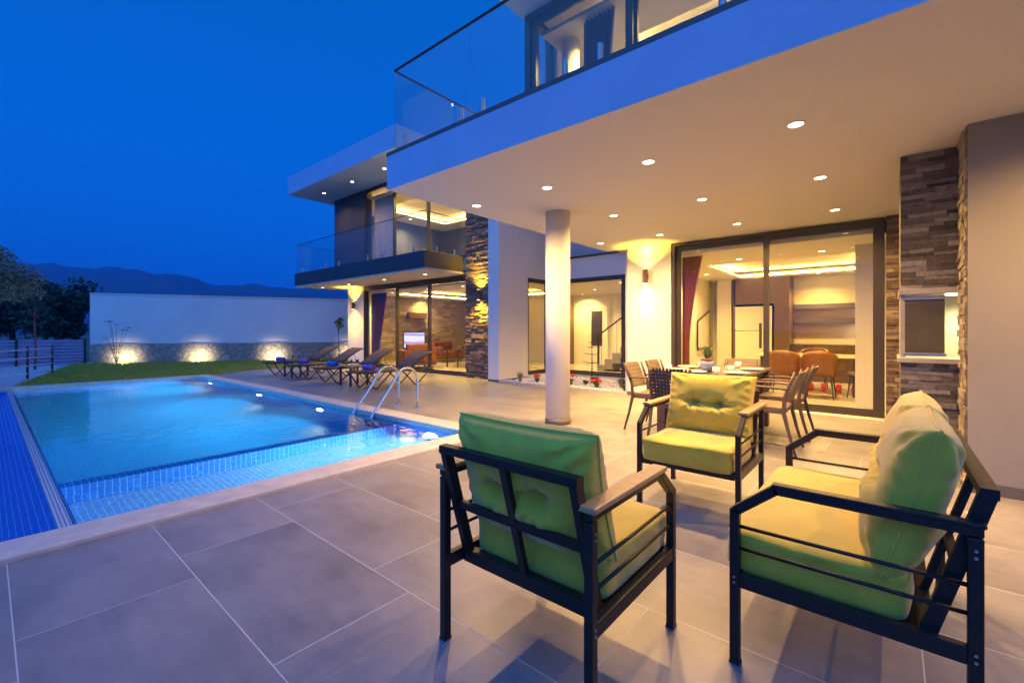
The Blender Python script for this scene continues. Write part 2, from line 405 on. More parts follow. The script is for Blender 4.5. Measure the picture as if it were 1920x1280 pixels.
# ------------------------------------------------------------------ mesh builder
class MB:
    def __init__(s): s.v = []; s.f = []
    def add(s, vs, fs):
        b = len(s.v); s.v.extend([tuple(x) for x in vs]); s.f.extend([tuple(i + b for i in f) for f in fs]); return s
    def box(s, x0, x1, y0, y1, z0, z1):
        return s.add([(x0,y0,z0),(x1,y0,z0),(x1,y1,z0),(x0,y1,z0),(x0,y0,z1),(x1,y0,z1),(x1,y1,z1),(x0,y1,z1)],
                     [(0,3,2,1),(4,5,6,7),(0,1,5,4),(1,2,6,5),(2,3,7,6),(3,0,4,7)])
    def bar(s, p, q, w, h, up=(0,0,1)):
        p = Vector(p); q = Vector(q); d = (q - p).normalized(); up = Vector(up)
        if abs(d.dot(up)) > 0.98: up = Vector((0, 1, 0))
        a = d.cross(up).normalized() * (w / 2); b = a.cross(d).normalized() * (h / 2)
        vs = [p - a - b, p + a - b, p + a + b, p - a + b, q - a - b, q + a - b, q + a + b, q - a + b]
        return s.add(vs, [(0,1,2,3),(7,6,5,4),(0,4,5,1),(1,5,6,2),(2,6,7,3),(3,7,4,0)])
    def tube(s, pts, r, seg=10, cap=True):
        pts = [Vector(p) for p in pts]; rs = r if isinstance(r, (list, tuple)) else [r] * len(pts)
        rings = []; prev = None
        for i, p in enumerate(pts):
            d = (pts[min(i+1, len(pts)-1)] - pts[max(i-1, 0)]).normalized()
            if prev is None:
                u = d.cross(Vector((0,0,1)));
                if u.length < 0.01: u = d.cross(Vector((1,0,0)))
            else:
                u = prev - d * prev.dot(d)
            u.normalize(); w = d.cross(u); prev = u
            rings.append([p + (u * math.cos(2*PI*k/seg) + w * math.sin(2*PI*k/seg)) * rs[i] for k in range(seg)])
        vs = [v for r_ in rings for v in r_]; fs = []
        for i in range(len(pts)-1):
            for k in range(seg):
                a = i*seg+k; b = i*seg+(k+1) % seg
                fs.append((a, b, b+seg, a+seg))
        if cap:
            fs.append(tuple(range(seg-1, -1, -1))); fs.append(tuple(range((len(pts)-1)*seg, len(pts)*seg)))
        return s.add(vs, fs)
    def lathe(s, prof, c=(0,0,0), seg=24):
        vs = []; fs = []
        for r, z in prof:
            for k in range(seg):
                a = 2*PI*k/seg; vs.append((c[0]+r*math.cos(a), c[1]+r*math.sin(a), c[2]+z))
        for i in range(len(prof)-1):
            for k in range(seg):
                a = i*seg+k; b = i*seg+(k+1) % seg
                fs.append((a, b, b+seg, a+seg))
        if prof[0][0] > 1e-5: fs.append(tuple(range(seg-1, -1, -1)))
        if prof[-1][0] > 1e-5: fs.append(tuple(range((len(prof)-1)*seg, len(prof)*seg)))
        return s.add(vs, fs)
    def prism(s, poly, axis, a, b):
        n = len(poly)
        def pt(p, t):
            if axis == 'x': return (t, p[0], p[1])
            if axis == 'y': return (p[0], t, p[1])
            return (p[0], p[1], t)
        vs = [pt(p, a) for p in poly] + [pt(p, b) for p in poly]
        fs = [tuple(range(n-1, -1, -1)), tuple(range(n, 2*n))] + [(i, (i+1) % n, n+(i+1) % n, n+i) for i in range(n)]
        return s.add(vs, fs)
    def surf(s, fn, nu, nv, closed=False):
        vs = [fn(i/(nu-1), j/(nv-1)) for j in range(nv) for i in range(nu)]
        fs = [(j*nu+i, j*nu+i+1, (j+1)*nu+i+1, (j+1)*nu+i) for j in range(nv-1) for i in range(nu-1)]
        return s.add(vs, fs)
    def ico(s, c, r, squash=(1,1,1)):
        t = (1+5**.5)/2; L = (1+t*t)**.5
        vs = [(-1,t,0),(1,t,0),(-1,-t,0),(1,-t,0),(0,-1,t),(0,1,t),(0,-1,-t),(0,1,-t),(t,0,-1),(t,0,1),(-t,0,-1),(-t,0,1)]
        fs = [(0,11,5),(0,5,1),(0,1,7),(0,7,10),(0,10,11),(1,5,9),(5,11,4),(11,10,2),(10,7,6),(7,1,8),(3,9,4),(3,4,2),(3,2,6),(3,6,8),(3,8,9),(4,9,5),(2,4,11),(6,2,10),(8,6,7),(9,8,1)]
        return s.add([(c[0]+v[0]/L*r*squash[0], c[1]+v[1]/L*r*squash[1], c[2]+v[2]/L*r*squash[2]) for v in vs], fs)
    def build(s, name, m, parent=None, smooth=False, bevel=0.0, solid=0.0, label=None):
        me = bpy.data.meshes.new(name); me.from_pydata(s.v, [], s.f); me.update()
        if isinstance(m, str): m = M[m]
        me.materials.append(m)
        if smooth:
            me.polygons.foreach_set("use_smooth", [True] * len(me.polygons)); me.update()
        o = bpy.data.objects.new(name, me); COL.objects.link(o)
        if parent is not None: o.parent = parent
        if bevel:
            b = o.modifiers.new("bevel", 'BEVEL'); b.width = bevel; b.segments = 2; b.limit_method = 'ANGLE'; b.angle_limit = R(40)
        if solid:
            b = o.modifiers.new("solid", 'SOLIDIFY'); b.thickness = solid; b.offset = 0
        if label: o["label"] = label
        return o

def thing(name, label, cat, loc=(0,0,0), rz=0.0, group=None):
    o = bpy.data.objects.new(name, None); COL.objects.link(o); o.empty_display_size = 0.1
    o.location = loc; o.rotation_euler = (0, 0, rz)
    o["label"] = label; o["category"] = cat
    if group: o["group"] = group
    return o
def tag(o, label, cat, group=None):
    o["label"] = label; o["category"] = cat
    if group: o["group"] = group
    return o
def struct(o, label=None):
    o["kind"] = "structure"
    if label: o["label"] = label
    return o
def stuff(o, label, cat):
    o["kind"] = "stuff"; o["label"] = label; o["category"] = cat
    return o
def dup(root, loc, rz=0.0, label=None, group=None):
    r = root.copy(); COL.objects.link(r); r.location = loc; r.rotation_euler = (0, 0, rz)
    if label: r["label"] = label
    if group: r["group"] = group
    for ch in list(root.children):
        c = ch.copy(); COL.objects.link(c); c.parent = r
        for g in list(ch.children):
            d = g.copy(); COL.objects.link(d); d.parent = c
    return r
def spot(name, parent, loc, direction, energy, color, size=110, blend=0.9, radius=0.03):
    l = bpy.data.lights.new(name, 'SPOT'); l.energy = energy; l.color = color
    l.spot_size = R(size); l.spot_blend = blend; l.shadow_soft_size = radius
    o = bpy.data.objects.new(name, l); COL.objects.link(o); o.location = loc
    o.rotation_euler = Vector(direction).to_track_quat('-Z', 'Y').to_euler()
    if parent: o.parent = parent
    return o

# ================================================================== GROUND, DECK, POOL
PX0, PX1, PY0, PY1 = 0.36, 3.72, 3.85, 14.12     # pool water
GX0 = -1.1                                        # catch basin
g = MB()
for x0, x1, y0, y1 in ((-900, GX0-0.4, -900, 1200), (6.0, 1000, -900, 1200), (GX0-0.4, 6.0, -900, 3.0), (GX0-0.4, 6.0, 14.3, 1200)):
    g.add([(x0,y0,-0.06),(x1,y0,-0.06),(x1,y1,-0.06),(x0,y1,-0.06)], [(0,1,2,3)])
struct(g.build("ground", "ground"))
d = MB()
for x0, x1, y0, y1 in ((-6, 14.5, -6, 3.56), (4.02, 8.0, 3.56, 14.42), (8.0, 8.6, 7.56, 14.42), (-6, GX0-0.3, 3.56, 14.42)):
    d.box(x0, x1, y0, y1, -0.05, 0.0)
d.prism([(4.02,14.42),(8.6,14.42),(8.6,15.35),(5.5,15.35)], 'z', -0.05, 0.0)
struct(d.build("pool_deck", "deck"))
c = MB()
c.box(GX0-0.3, 4.02, 3.555, PY0, -0.05, 0.03)           # near coping
c.box(PX1, 4.02, PY0, 14.12, -0.05, 0.027)
c.box(GX0-0.3, 4.02, PY1, 14.42, -0.05, 0.03)
struct(c.build("pool_coping", "coping", bevel=0.012))
# pool shell
BZ = -1.25
p = MB()
def quad(mb, a, b, c_, d_): mb.add([a, b, c_, d_], [(0,1,2,3)])
quad(p, (PX1,PY0,-0.05),(PX1,PY1,-0.05),(PX1,PY1,BZ),(PX1,PY0,BZ))
quad(p, (PX0,PY1,-0.05),(PX1,PY1,-0.05),(PX1,PY1,BZ),(PX0,PY1,BZ))
quad(p, (PX0,PY0,-0.05),(PX1,PY0,-0.05),(PX1,PY0,BZ),(PX0,PY0,BZ))
p.box(PX0-0.055, PX0+0.035, PY0, PY1, BZ, -0.045)       # overflow wall
p.box(PX0+0.035, PX1, 5.16, 5.33, BZ, -0.12)           # divider of the shallow end
p.box(PX0+0.035, PX1, PY0, 5.16, BZ, -0.63)
# catch basin outside the overflow edge
p.add([(PX0-0.055,PY0,-0.06),(PX0-0.055,PY1,-0.06),(-0.02,PY1,-0.55),(-0.02,PY0,-0.55)], [(0,1,2,3)])
p.add([(-0.02,PY0,-0.55),(-0.02,PY1,-0.55),(GX0,PY1,-0.60),(GX0,PY0,-0.60)], [(0,1,2,3)])
p.add([(GX0,PY0,-0.60),(GX0,PY1,-0.60),(GX0,PY1,-0.05),(GX0,PY0,-0.05)], [(0,1,2,3)])
p.add([(GX0,PY1,-0.60),(PX0,PY1,-0.60),(PX0,PY1,-0.05),(GX0,PY1,-0.05)], [(0,1,2,3)])
p.add([(GX0,PY0,-0.60),(PX0,PY0,-0.60),(PX0,PY0,-0.05),(GX0,PY0,-0.05)], [(0,1,2,3)])
struct(p.build("pool_shell", "mosaic"))
struct(MB().add([(PX0,5.33,BZ+.01),(PX1,5.33,BZ+.01),(PX1,PY1,BZ+.01),(PX0,PY1,BZ+.01)],[(0,1,2,3)]).build("pool_floor", "floor_mosaic"))
struct(MB().add([(PX0+0.035,PY0,-0.62),(PX1,PY0,-0.62),(PX1,5.16,-0.62),(PX0+0.035,5.16,-0.62)],[(0,1,2,3)]).build("shallow_floor", "shallow_glow_mosaic"))
struct(MB().box(PX0-0.06, PX0+0.012, PY0, PY1, -0.052, -0.030).build("pool_overflow_edge", "edge_mosaic", bevel=0.004))
WZ = -0.038
struct(MB().box(PX0+0.012, PX1+0.02, PY0-0.02, PY1+0.02, BZ-0.05, WZ).build("water", "water"))

# lawn, path, hills
LB = (5.6, 15.35)
lawn = MB().add([(0.35,14.42,-0.005),(4.02,14.42,-0.005),(5.5,15.35,-0.005),(16,15.35,-0.005),(16,21,-0.005),(2.2,23.6,-0.005)], [(0,1,2,3,4,5)])
struct(lawn.build("lawn", "turf"))
struct(MB().add([(-30,14.42,-0.012),(1.0,14.42,-0.012),(2.8,24.5,-0.012),(-30,24.5,-0.012)], [(0,1,2,3)]).build("path", "path"))
def in_lawn(x, y):
    if y < 14.44: return False
    xl = 0.35 + (y-14.42) * (2.2-0.35) / (23.6-14.42)
    if x < xl: return False
    if x > 4.02 and y < 14.42 + min(1, (x-4.02)/1.48) * 0.93: return False
    # wall line
    wy = 22.5 - (x-2.5) * 0.5294
    return y < wy - 0.05
gr = MB()
cnt = 0
while cnt < 26000:
    x = random.uniform(0.4, 10.5); y = random.uniform(14.44, 23.2)
    if not in_lawn(x, y): continue
    if x > 8.3 and y < 16.0: continue
    cnt += 1
    h = random.uniform(0.03, 0.075) * (1.5 if (22.5-(x-2.5)*0.5294-y) < 0.5 else 1); a = random.uniform(0, 2*PI); w = 0.012
    lx, ly = random.uniform(-.03,.03), random.uniform(-.03,.03)
    gr.add([(x-w*math.cos(a),y-w*math.sin(a),-0.005),(x+w*math.cos(a),y+w*math.sin(a),-0.005),(x+lx,y+ly,h)], [(0,1,2)])
stuff(gr.build("grass", "grass"), "short green grass of the lawn between pool and stone wall", "grass")

def hill_surface():
    mb = MB()
    n = 140
    prof = [(-1.6,150),(-1.146,136),(-1.05,126),(-0.94,121),(-0.84,116),(-0.75,107),(-0.70,96),(-0.66,89),(-0.5,84),(-0.35,76),(-0.1,66),(0.3,60),(0.8,50),(1.6,40)]
    def hh(k):
        for (a, ha), (b, hb) in zip(prof, prof[1:]):
            if a <= k <= b:
                q = (k-a)/(b-a); return ha + (hb-ha)*(q*q*(3-2*q))
        return 40
    F = Vector((math.sin(R(49.75)), math.cos(R(49.75)), 0)); Rt = Vector((math.cos(R(49.75)), -math.sin(R(49.75)), 0))
    D = 900
    for i in range(n):
        k = -1.6 + 3.2*i/(n-1)
        top = hh(k)/838*D + 1.22 + 3*math.sin(k*41) + 2*math.sin(k*97+1)
        for j, (q, s) in enumerate(((0.62, 0.0), (0.72, 0.35), (0.85, 0.75), (1.0, 1.0), (1.25, 0.4))):
            dd = D*q; pt = F*dd + Rt*(k*dd)
            mb.v.append((pt.x, pt.y, -1 + top*s + (4*math.sin(k*31*q+j) if 0 < j < 3 else 0)))
    for i in range(n-1):
        for j in range(4):
            a = i*5+j; mb.f.append((a, a+1, a+6, a+5))
    return mb
struct(hill_surface().build("hills", "hill", smooth=True))

# ================================================================== HOUSE
house = thing("villa", "modern white two-storey villa with glass walls, terrace and balcony beside the pool", "house")
def hpart(name, m, boxes, bevel=0.0, parent=house, label=None):
    mb = MB()
    for b in boxes: mb.box(*b)
    return mb.build(name, m, parent, bevel=bevel, label=label)
ZS, ZT = 2.80, 3.215
# terrace slab with soffit
ts = hpart("terrace_slab", "soffit", [(2.93, 8.0, -6, 4.30, ZS, ZT-0.045)])
hpart("fascia_cap", "capstrip", [(2.915, 3.13, -6, 4.315, ZT-0.044, ZT)], parent=ts)
hpart("fascia", "skylit_white", [(2.914, 2.929, -6, 4.30, ZS-0.002, ZT-0.046)], parent=ts)
hpart("terrace_floor", "intfloor", [(3.13, 8.0, -6, 4.30, ZT-0.044, ZT-0.02)], parent=ts)
hpart("roof", "skylit_white", [(2.93, 14.4, -6, 4.36, 6.06, 6.65)], label="flat white roof over the upper terrace")
hpart("roof", "skylit_white", [(6.98, 14.4, 9.9, 16.35, 6.06, 6.67), (8.3, 14.4, 4.37, 9.9, 6.06, 6.67)], label="flat white roof of the far wing")
# round column
col = MB().lathe([(0.163, 0.07), (0.163, 2.80)], (4.95, 3.39, 0), 48).build("column", "plaster", house, smooth=True)
MB().lathe([(0.172, 0.0), (0.172, 0.07)], (4.95, 3.39, 0), 48).build("column_base", "skirting", col, smooth=True)
# right pier
hpart("pier", "pier", [(4.85, 5.32, -6, -0.452, 0.085, ZS)])
hpart("skirting", "skirting", [(4.838, 5.3, -6, -0.448, 0, 0.085)])
# walls around kitchen
hpart("wall", "plaster", [(8.0, 8.3, 3.02, 3.86, 0.07, ZS), (8.3, 10.17, 3.72, 3.86, 0.0, ZS)], label="warm lit white wall with the tall wall lamp")
hpart("skirting", "skirting", [(7.99, 8.3, 3.02, 3.865, 0, 0.07)])
# white pier beside the gravel garden and its return wall
hpart("wall", "plaster", [(8.0, 9.13, 7.19, 7.54, 0.05, 6.06), (9.13, 10.17, 7.19, 7.54, 2.62, 6.06)], label="white wall end catching the blue dusk")
hpart("skirting", "skirting", [(7.99, 8.25, 7.18, 7.54, 0, 0.05)])
# lintel & upper wall above garden niche
hpart("wall", "plaster", [(10.17, 10.4, 3.86, 7.19, 2.62, 3.16), ])
hpart("window_sill", "plaster", [(10.17, 10.4, 3.86, 7.19, -0.05, 0.08)])
hpart("window_sill", "plaster", [(9.13, 10.17, 7.19, 7.54, -0.05, 0.08)])
hpart("wall", "plaster", [(10.55, 10.8, 3.86, 7.19, 3.2, 6.06)])
hpart("ledge_cap", "frame", [(10.10, 10.54, 3.86, 7.19, 3.161, 3.20)])
hpart("ledge_slab", "soffit", [(8.0, 14.2, -3.5, 4.30, 2.87, 3.16)])
# interior shell: kitchen
hpart("interior_wall", "interior", [(13.5, 13.8, -0.2, 4.0, 0, 2.8), (8.2, 13.5, 3.87, 4.0, 0, 2.8), (8.35, 13.5, -0.2, -0.02, 0, 2.8), (9.0, 9.5, -0.02, 0.43, 0, 2.7)])
hpart("interior_floor", "intfloor", [(8.0, 13.5, -0.2, 3.72, 0.0, 0.012)])
def tray_ceiling(x0, x1, y0, y1, z, tx0, tx1, ty0, ty1, strength_parent=house, rec=0.18, lip=0.10):
    top = hpart("ceiling", "interior", [(x0, tx0, y0, y1, z, z+0.05), (tx1, x1, y0, y1, z, z+0.05), (tx0, tx1, y0, ty0, z, z+0.05), (tx0, tx1, ty1, y1, z, z+0.05),
                                        (x0, x1, y0, y1, z+rec+0.05, z+rec+0.08)])
    w = 0.04; a = z + 0.06; b = z + 0.085
    hpart("cove_light", "cove", [(tx0-lip, tx0-lip+w, ty0-lip, ty1+lip, a, b), (tx1+lip-w, tx1+lip, ty0-lip, ty1+lip, a, b),
                                 (tx0-lip+w, tx1+lip-w, ty0-lip, ty0-lip+w, a, b), (tx0-lip+w, tx1+lip-w, ty1+lip-w, ty1+lip, a, b)], parent=top)
    return top
tray_ceiling(8.12, 13.5, -0.02, 3.86, 2.60, 9.9, 12.9, 0.35, 3.0)
hpart("lintel", "interior", [(8.13, 8.32, 0.0, 3.0, 2.62, 2.8)])
# interior shell: living room and hall
hpart("interior_wall", "interior", [(14.3, 14.5, 4.0, 14.8, 0, 2.8), (10.41, 14.3, 4.0, 4.14, 0, 2.8)])
hpart("interior_floor", "intfloor", [(8.5, 14.3, 7.54, 14.8, 0.0, 0.012), (10.4, 14.3, 4.0, 7.54, 0.0, 0.012)])
tray_ceiling(8.6, 14.3, 7.56, 14.8, 2.55, 9.6, 13.3, 8.6, 13.9)
hpart("ceiling", "interior", [(10.41, 14.3, 4.14, 7.55, 2.55, 2.62)])
hpart("floor_slab", "soffit", [(8.3, 14.5, 7.2, 15.8, 2.84, 3.18)])

def ledgestone(mb, origin, du, width, z0, z1, nrm, rowh=(0.028, 0.06), lmin=0.10, lmax=0.38, depth=0.03):
    """random coursed stones on a wall plane; origin point, du unit vector along, nrm outward"""
    o = Vector(origin); du = Vector(du); nrm = Vector(nrm)
    z = z0
    while z < z1 - 0.004:
        h = min(random.uniform(*rowh), z1 - z)
        if z1 - z - h < 0.015: h = z1 - z
        x = -random.uniform(0, lmax) * 0.5
        while x < width:
            l = random.uniform(lmin, lmax)
            a = max(0, x); b = min(width, x + l)
            if width - b < 0.05: b = width
            if b - a > 0.008:
                dd = random.uniform(0.004, depth)
                j = [random.uniform(-0.004, 0.004) for _ in range(4)]
                p0 = o + du*(a+0.001); p1 = o + du*(b-0.001)
                zb, zt = z + 0.0008, z + h - 0.0008
                vs = []
                for pp, e1, e2 in ((p0, j[0], j[1]), (p1, j[2], j[3])):
                    vs += [(pp.x, pp.y, zb), (pp.x, pp.y, zt),
                           tuple(Vector((pp.x, pp.y, zt)) + nrm*(dd+e1)), tuple(Vector((pp.x, pp.y, zb)) + nrm*(dd+e2))]
                mb.add(vs, [(0,1,2,3),(7,6,5,4),(3,2,6,7),(2,1,5,6),(0,3,7,4),(1,0,4,5)])
            x = b
            if b >= width: break
        z += h
    return mb

# tall ledgestone pier of the wing
sp = hpart("stone_pier", "skirting", [(8.28, 8.9, 7.545, 8.60, 0, 6.0)])
mb = MB(); ledgestone(mb, (8.28, 7.545, 0), (0,1,0), 1.055, 0.0, 6.0, (-1,0,0), depth=0.045)
ledgestone(mb, (8.28, 7.545, 0), (1,0,0), 0.3, 0.0, 6.0, (0,-1,0), depth=0.03)
mb.build("ledgestone", "ledge2", sp)
# stone return beside the sliding doors
sw = hpart("stone_wall", "skirting", [(8.0, 8.3, -1.2, 0.045, 0, ZS)])
mb = MB(); ledgestone(mb, (8.0, -1.2, 0), (0,1,0), 1.245, 0, ZS, (-1,0,0), depth=0.03)
mb.build("ledgestone", "ledge2", sw)
# stone skin on pier's inner side
mb = MB(); ledgestone(mb, (4.87, -0.452, 0), (1,0,0), 0.46, 0.0, ZS, (0,1,0), depth=0.022)
mb.build("ledgestone", "ledgeint", house)

def frame_box(mb, axis, at, a0, a1, z0, z1, t=0.08, dpt=0.07):
    """rectangular frame lying in plane axis=at, spanning a0..a1"""
    def bx(u0, u1, w0, w1, e=0.0):
        if axis == 'x': mb.box(at-dpt/2-e, at+dpt/2+e, u0, u1, w0, w1)
        else: mb.box(u0, u1, at-dpt/2-e, at+dpt/2+e, w0, w1)
    bx(a0, a0+t, z0, z1); bx(a1-t, a1, z0, z1)
    bx(a0+t, a1-t, z0, z0+t); bx(a0+t, a1-t, z1-t, z1)
    return mb
def glazed(name, axis, at, a0, a1, z0, z1, splits, t=0.06, label=None, outer=0.05, pane_mat="glass"):
    """window with outer frame and one sash (frame + pane) per light"""
    w = frame_box(MB(), axis, at, a0, a1, z0, z1, outer, 0.16).build(name, "frame", house, label=label)
    xs = [a0+outer] + list(splits) + [a1-outer]
    for i in range(len(xs)-1):
        off = 0.03 if i % 2 else -0.03
        ov = 0.03
        l0 = xs[i] - (ov if i else 0); l1 = xs[i+1] + (ov if i < len(xs)-2 else 0)
        frame_box(MB(), axis, at+off, l0, l1, z0+outer, z1-outer, t, 0.045).build("sash", "frame", w)
        g = MB()
        if axis == 'x': g.box(at+off-0.006, at+off+0.006, l0+t-0.01, l1-t+0.01, z0+outer+t-0.01, z1-outer-t+0.01)
        else: g.box(l0+t-0.01, l1-t+0.01, at+off-0.006, at+off+0.006, z0+outer+t-0.01, z1-outer-t+0.01)
        g.build("pane", pane_mat, w)
    return w
sd = glazed("sliding_door", 'x', 8.08, 0.06, 3.0, 0.0, 2.79, [1.513], t=0.075, outer=0.05, label="wide dark framed sliding glass door of the kitchen")
MB().box(7.985, 8.0, 1.56, 1.60, 0.95, 1.35).build("door_handle", "frame", sd, bevel=0.004)
hpart("threshold", "coping", [(7.78, 8.0, -0.02, 3.0, 0, 0.022)])
glazed("sliding_door", 'x', 8.52, 8.62, 13.84, 0.0, 2.70, [10.4, 12.0], t=0.05, outer=0.06, label="three-panel sliding glass door of the living room")
glazed("window", 'x', 10.24, 3.9, 7.18, 0.08, 2.62, [5.05], t=0.05, label="wide window behind the gravel garden")
glazed("window", 'y', 7.30, 9.14, 10.16, 0.08, 2.62, [], t=0.05, label="narrow window beside the white wall end")
glazed("window", 'x', 8.52, 8.62, 13.80, 3.2, 6.06, [10.45, 12.15], t=0.05, outer=0.05, label="balcony window wall of the upper wing")
glazed("window", 'x', 5.46, -1.2, 4.30, 3.2, 6.06, [0.85, 2.57], t=0.10, outer=0.10, label="window wall of the upper terrace room")
glazed("window", 'y', 4.26, 5.56, 6.0, 3.2, 6.06, [], t=0.04, outer=0.03, label="narrow corner window of the upper terrace room")
hpart("window_head", "frame", [(8.40, 8.64, 8.60, 13.84, 2.701, 2.748)])
# wing walls
hpart("wall", "plaster", [(8.46, 8.75, 13.86, 14.9, 0.0, 2.75), (8.75, 14.5, 14.8, 14.9, 0.0, 2.75)], label="white wall end with the far wall lamp")
hpart("wall_panel", "charcoal", [(8.44, 8.75, 13.81, 15.82, 3.2, 6.06)], label="dark grey wall panel of the upper wing")
hpart("interior_wall", "bluewall", [(13.6, 13.8, 8.0, 15.8, 3.2, 6.06), (8.75, 13.6, 15.6, 15.8, 3.2, 6.06), (8.95, 13.6, 8.0, 8.2, 3.2, 6.06)])
hpart("interior_wall", "ledgeint", [(8.78, 14.3, 14.62, 14.79, 0, 2.6)], label="stone clad living room wall behind the television")
tw = MB(); ledgestone(tw, (8.8, 14.62, 0), (1,0,0), 4.6, 0.01, 2.55, (0,-1,0), rowh=(0.05,0.1), lmin=0.2, lmax=0.6, depth=0.03)
tw.build("ledgestone", "ledgeint", house)
tray_ceiling(8.62, 13.6, 8.2, 15.6, 5.78, 9.6, 12.8, 9.2, 14.6)
# upper terrace room
hpart("interior_wall", "interior", [(10.6, 10.8, -4, 3.8, 3.2, 6.06), (6.0, 10.6, 4.12, 4.30, 3.2, 6.06), (5.6, 10.6, -4.2, -4, 3.2, 6.06)])
tray_ceiling(5.58, 10.6, -4.0, 4.12, 5.78, 6.5, 9.8, -2.6, 3.2)
MB().lathe([(0.14, 3.2), (0.14, 5.78)], (5.98, 3.85, 0), 32).build("column", "plaster", house, smooth=True, label="round white column inside the upper room")
# balcony of the wing
bs = hpart("balcony_slab", "charcoal", [(6.96, 8.46, 8.70, 15.77, 2.80, 3.21)])
hpart("balcony_soffit", "soffit", [(6.985, 8.46, 8.72, 15.75, 2.75, 2.799)], parent=bs)

# ------------------------------------------------------------------ balustrades
def balustrade(label, loc, runs, ztop, spig):
    t = thing("glass_balustrade", label, "railing", loc)
    for ax, at, a0, a1 in runs:
        g = MB(); rr = MB()
        if ax == 'x':
            g.box(at-0.006, at+0.006, a0, a1, 0.03, ztop-0.012); rr.box(at-0.012, at+0.012, a0, a1, ztop-0.012, ztop)
        else:
            g.box(a0, a1, at-0.006, at+0.006, 0.03, ztop-0.012); rr.box(a0, a1, at-0.012, at+0.012, ztop-0.012, ztop)
        g.build("glass_pane", "railglass", t); rr.build("top_rail", "dark", t)
    for x, y in spig:
        mb = MB(); mb.lathe([(0.032,0),(0.032,0.012),(0.024,0.014),(0.024,0.15),(0.018,0.158)], (x, y, 0), 16)
        mb.build("spigot", "brushed", t, smooth=False)
    return t
balustrade("frameless glass balustrade along the upper terrace edge", (0, 0, ZT),
           [('x', 2.98, 3.04, 4.24), ('x', 2.98, 1.82, 3.03), ('x', 2.98, 0.60, 1.81), ('x', 2.98, -0.62, 0.59), ('x', 2.98, -1.9, -0.63), ('y', 4.25, 2.98, 4.2), ('y', 4.25, 4.21, 5.36)], 0.93,
           [(2.98,4.05),(2.98,3.16),(2.98,2.88),(2.98,1.97),(2.98,1.66),(2.98,0.8),(2.98,0.4),(3.3,4.25),(3.9,4.25),(4.5,4.25)])
balustrade("frameless glass balustrade around the far charcoal balcony", (0, 0, 3.21),
           [('x', 7.02, 8.76, 10.9), ('x', 7.02, 10.92, 13.3), ('x', 7.02, 13.32, 15.71), ('y', 8.76, 7.02, 8.25), ('y', 15.71, 7.02, 8.42)], 1.0,
           [(7.02, y) for y in (9.2,10.6,11.3,12.9,13.7,15.3)] + [(7.4,8.76),(8.0,8.76)])

# ------------------------------------------------------------------ lamps
def make_downlight(energy, color, size=158, lens_r=0.050):
    t = thing("downlight", "x", "ceiling light")
    MB().lathe([(0.058,0.0),(0.058,-0.006),(lens_r+0.004,-0.008),(lens_r+0.004,0.0)], seg=24).build("lamp_ring", "chrome", t, smooth=False)
    MB().lathe([(0.0,-0.003),(lens_r,-0.003)], seg=24).build("lens", "lens", t)
    spot("spot", t, (0,0,-0.02), (0,0,-1), energy, color, size, 1.0, 0.035)
    return t
dl = make_downlight(K_SOFFIT, WARM)
names_x = {4.0: "nearest the pool edge", 5.55: "in the middle row", 7.15: "in the row along the house"}
names_y = {-3.6: "at the terrace's far side beyond the pier", -2.4: "one before the far terrace side", -1.2: "beside the grey pier", 0.55: "first in line from the barbecue", 1.72: "second in line from the barbecue", 2.88: "third in line from the barbecue", 3.97: "last before the open slab end"}
first = True
for x in (4.0, 5.55, 7.15):
    for y in (-3.6, -2.4, -1.2, 0.55, 1.72, 2.88, 3.97):
        if y < 0 and x > 4.5: continue
        lab = f"glowing round soffit spotlight {names_x[x]}, {names_y[y]}"
        if first:
            o = dl; first = False; o["label"] = lab
            o["group"] = "spotlights in the terrace ceiling"
        else: o = dup(dl, (0,0,0), 0, lab)
        o.location = (x, y, ZS-0.001)
dlw = make_downlight(K_SOFFIT*0.5, WARM, 140)
wing = [((7.65,9.53,2.749),"soffit spotlight under the far balcony, closest to the stone pier"),((7.65,11.43,2.749),"soffit spotlight under the far balcony, second from the stone pier"),
        ((7.65,13.42,2.749),"soffit spotlight under the far balcony, above the far wall lamp"),((7.65,15.16,2.749),"soffit spotlight under the far balcony at its outer end"),
        ((7.7,11.5,6.059),"roof spotlight over the upper balcony, nearest the terrace slab"),((7.7,13.3,6.059),"roof spotlight over the upper balcony, middle one"),((7.7,15.15,6.059),"roof spotlight over the upper balcony at the outer corner")]
for i, (l, lab) in enumerate(wing):
    o = dlw if i == 0 else dup(dlw, l)
    o.location = l; o["label"] = lab; o["group"] = "spotlights under the wing's overhangs"
dlr = make_downlight(K_ROOM*0.9, (1.0, 0.61, 0.16), 150)
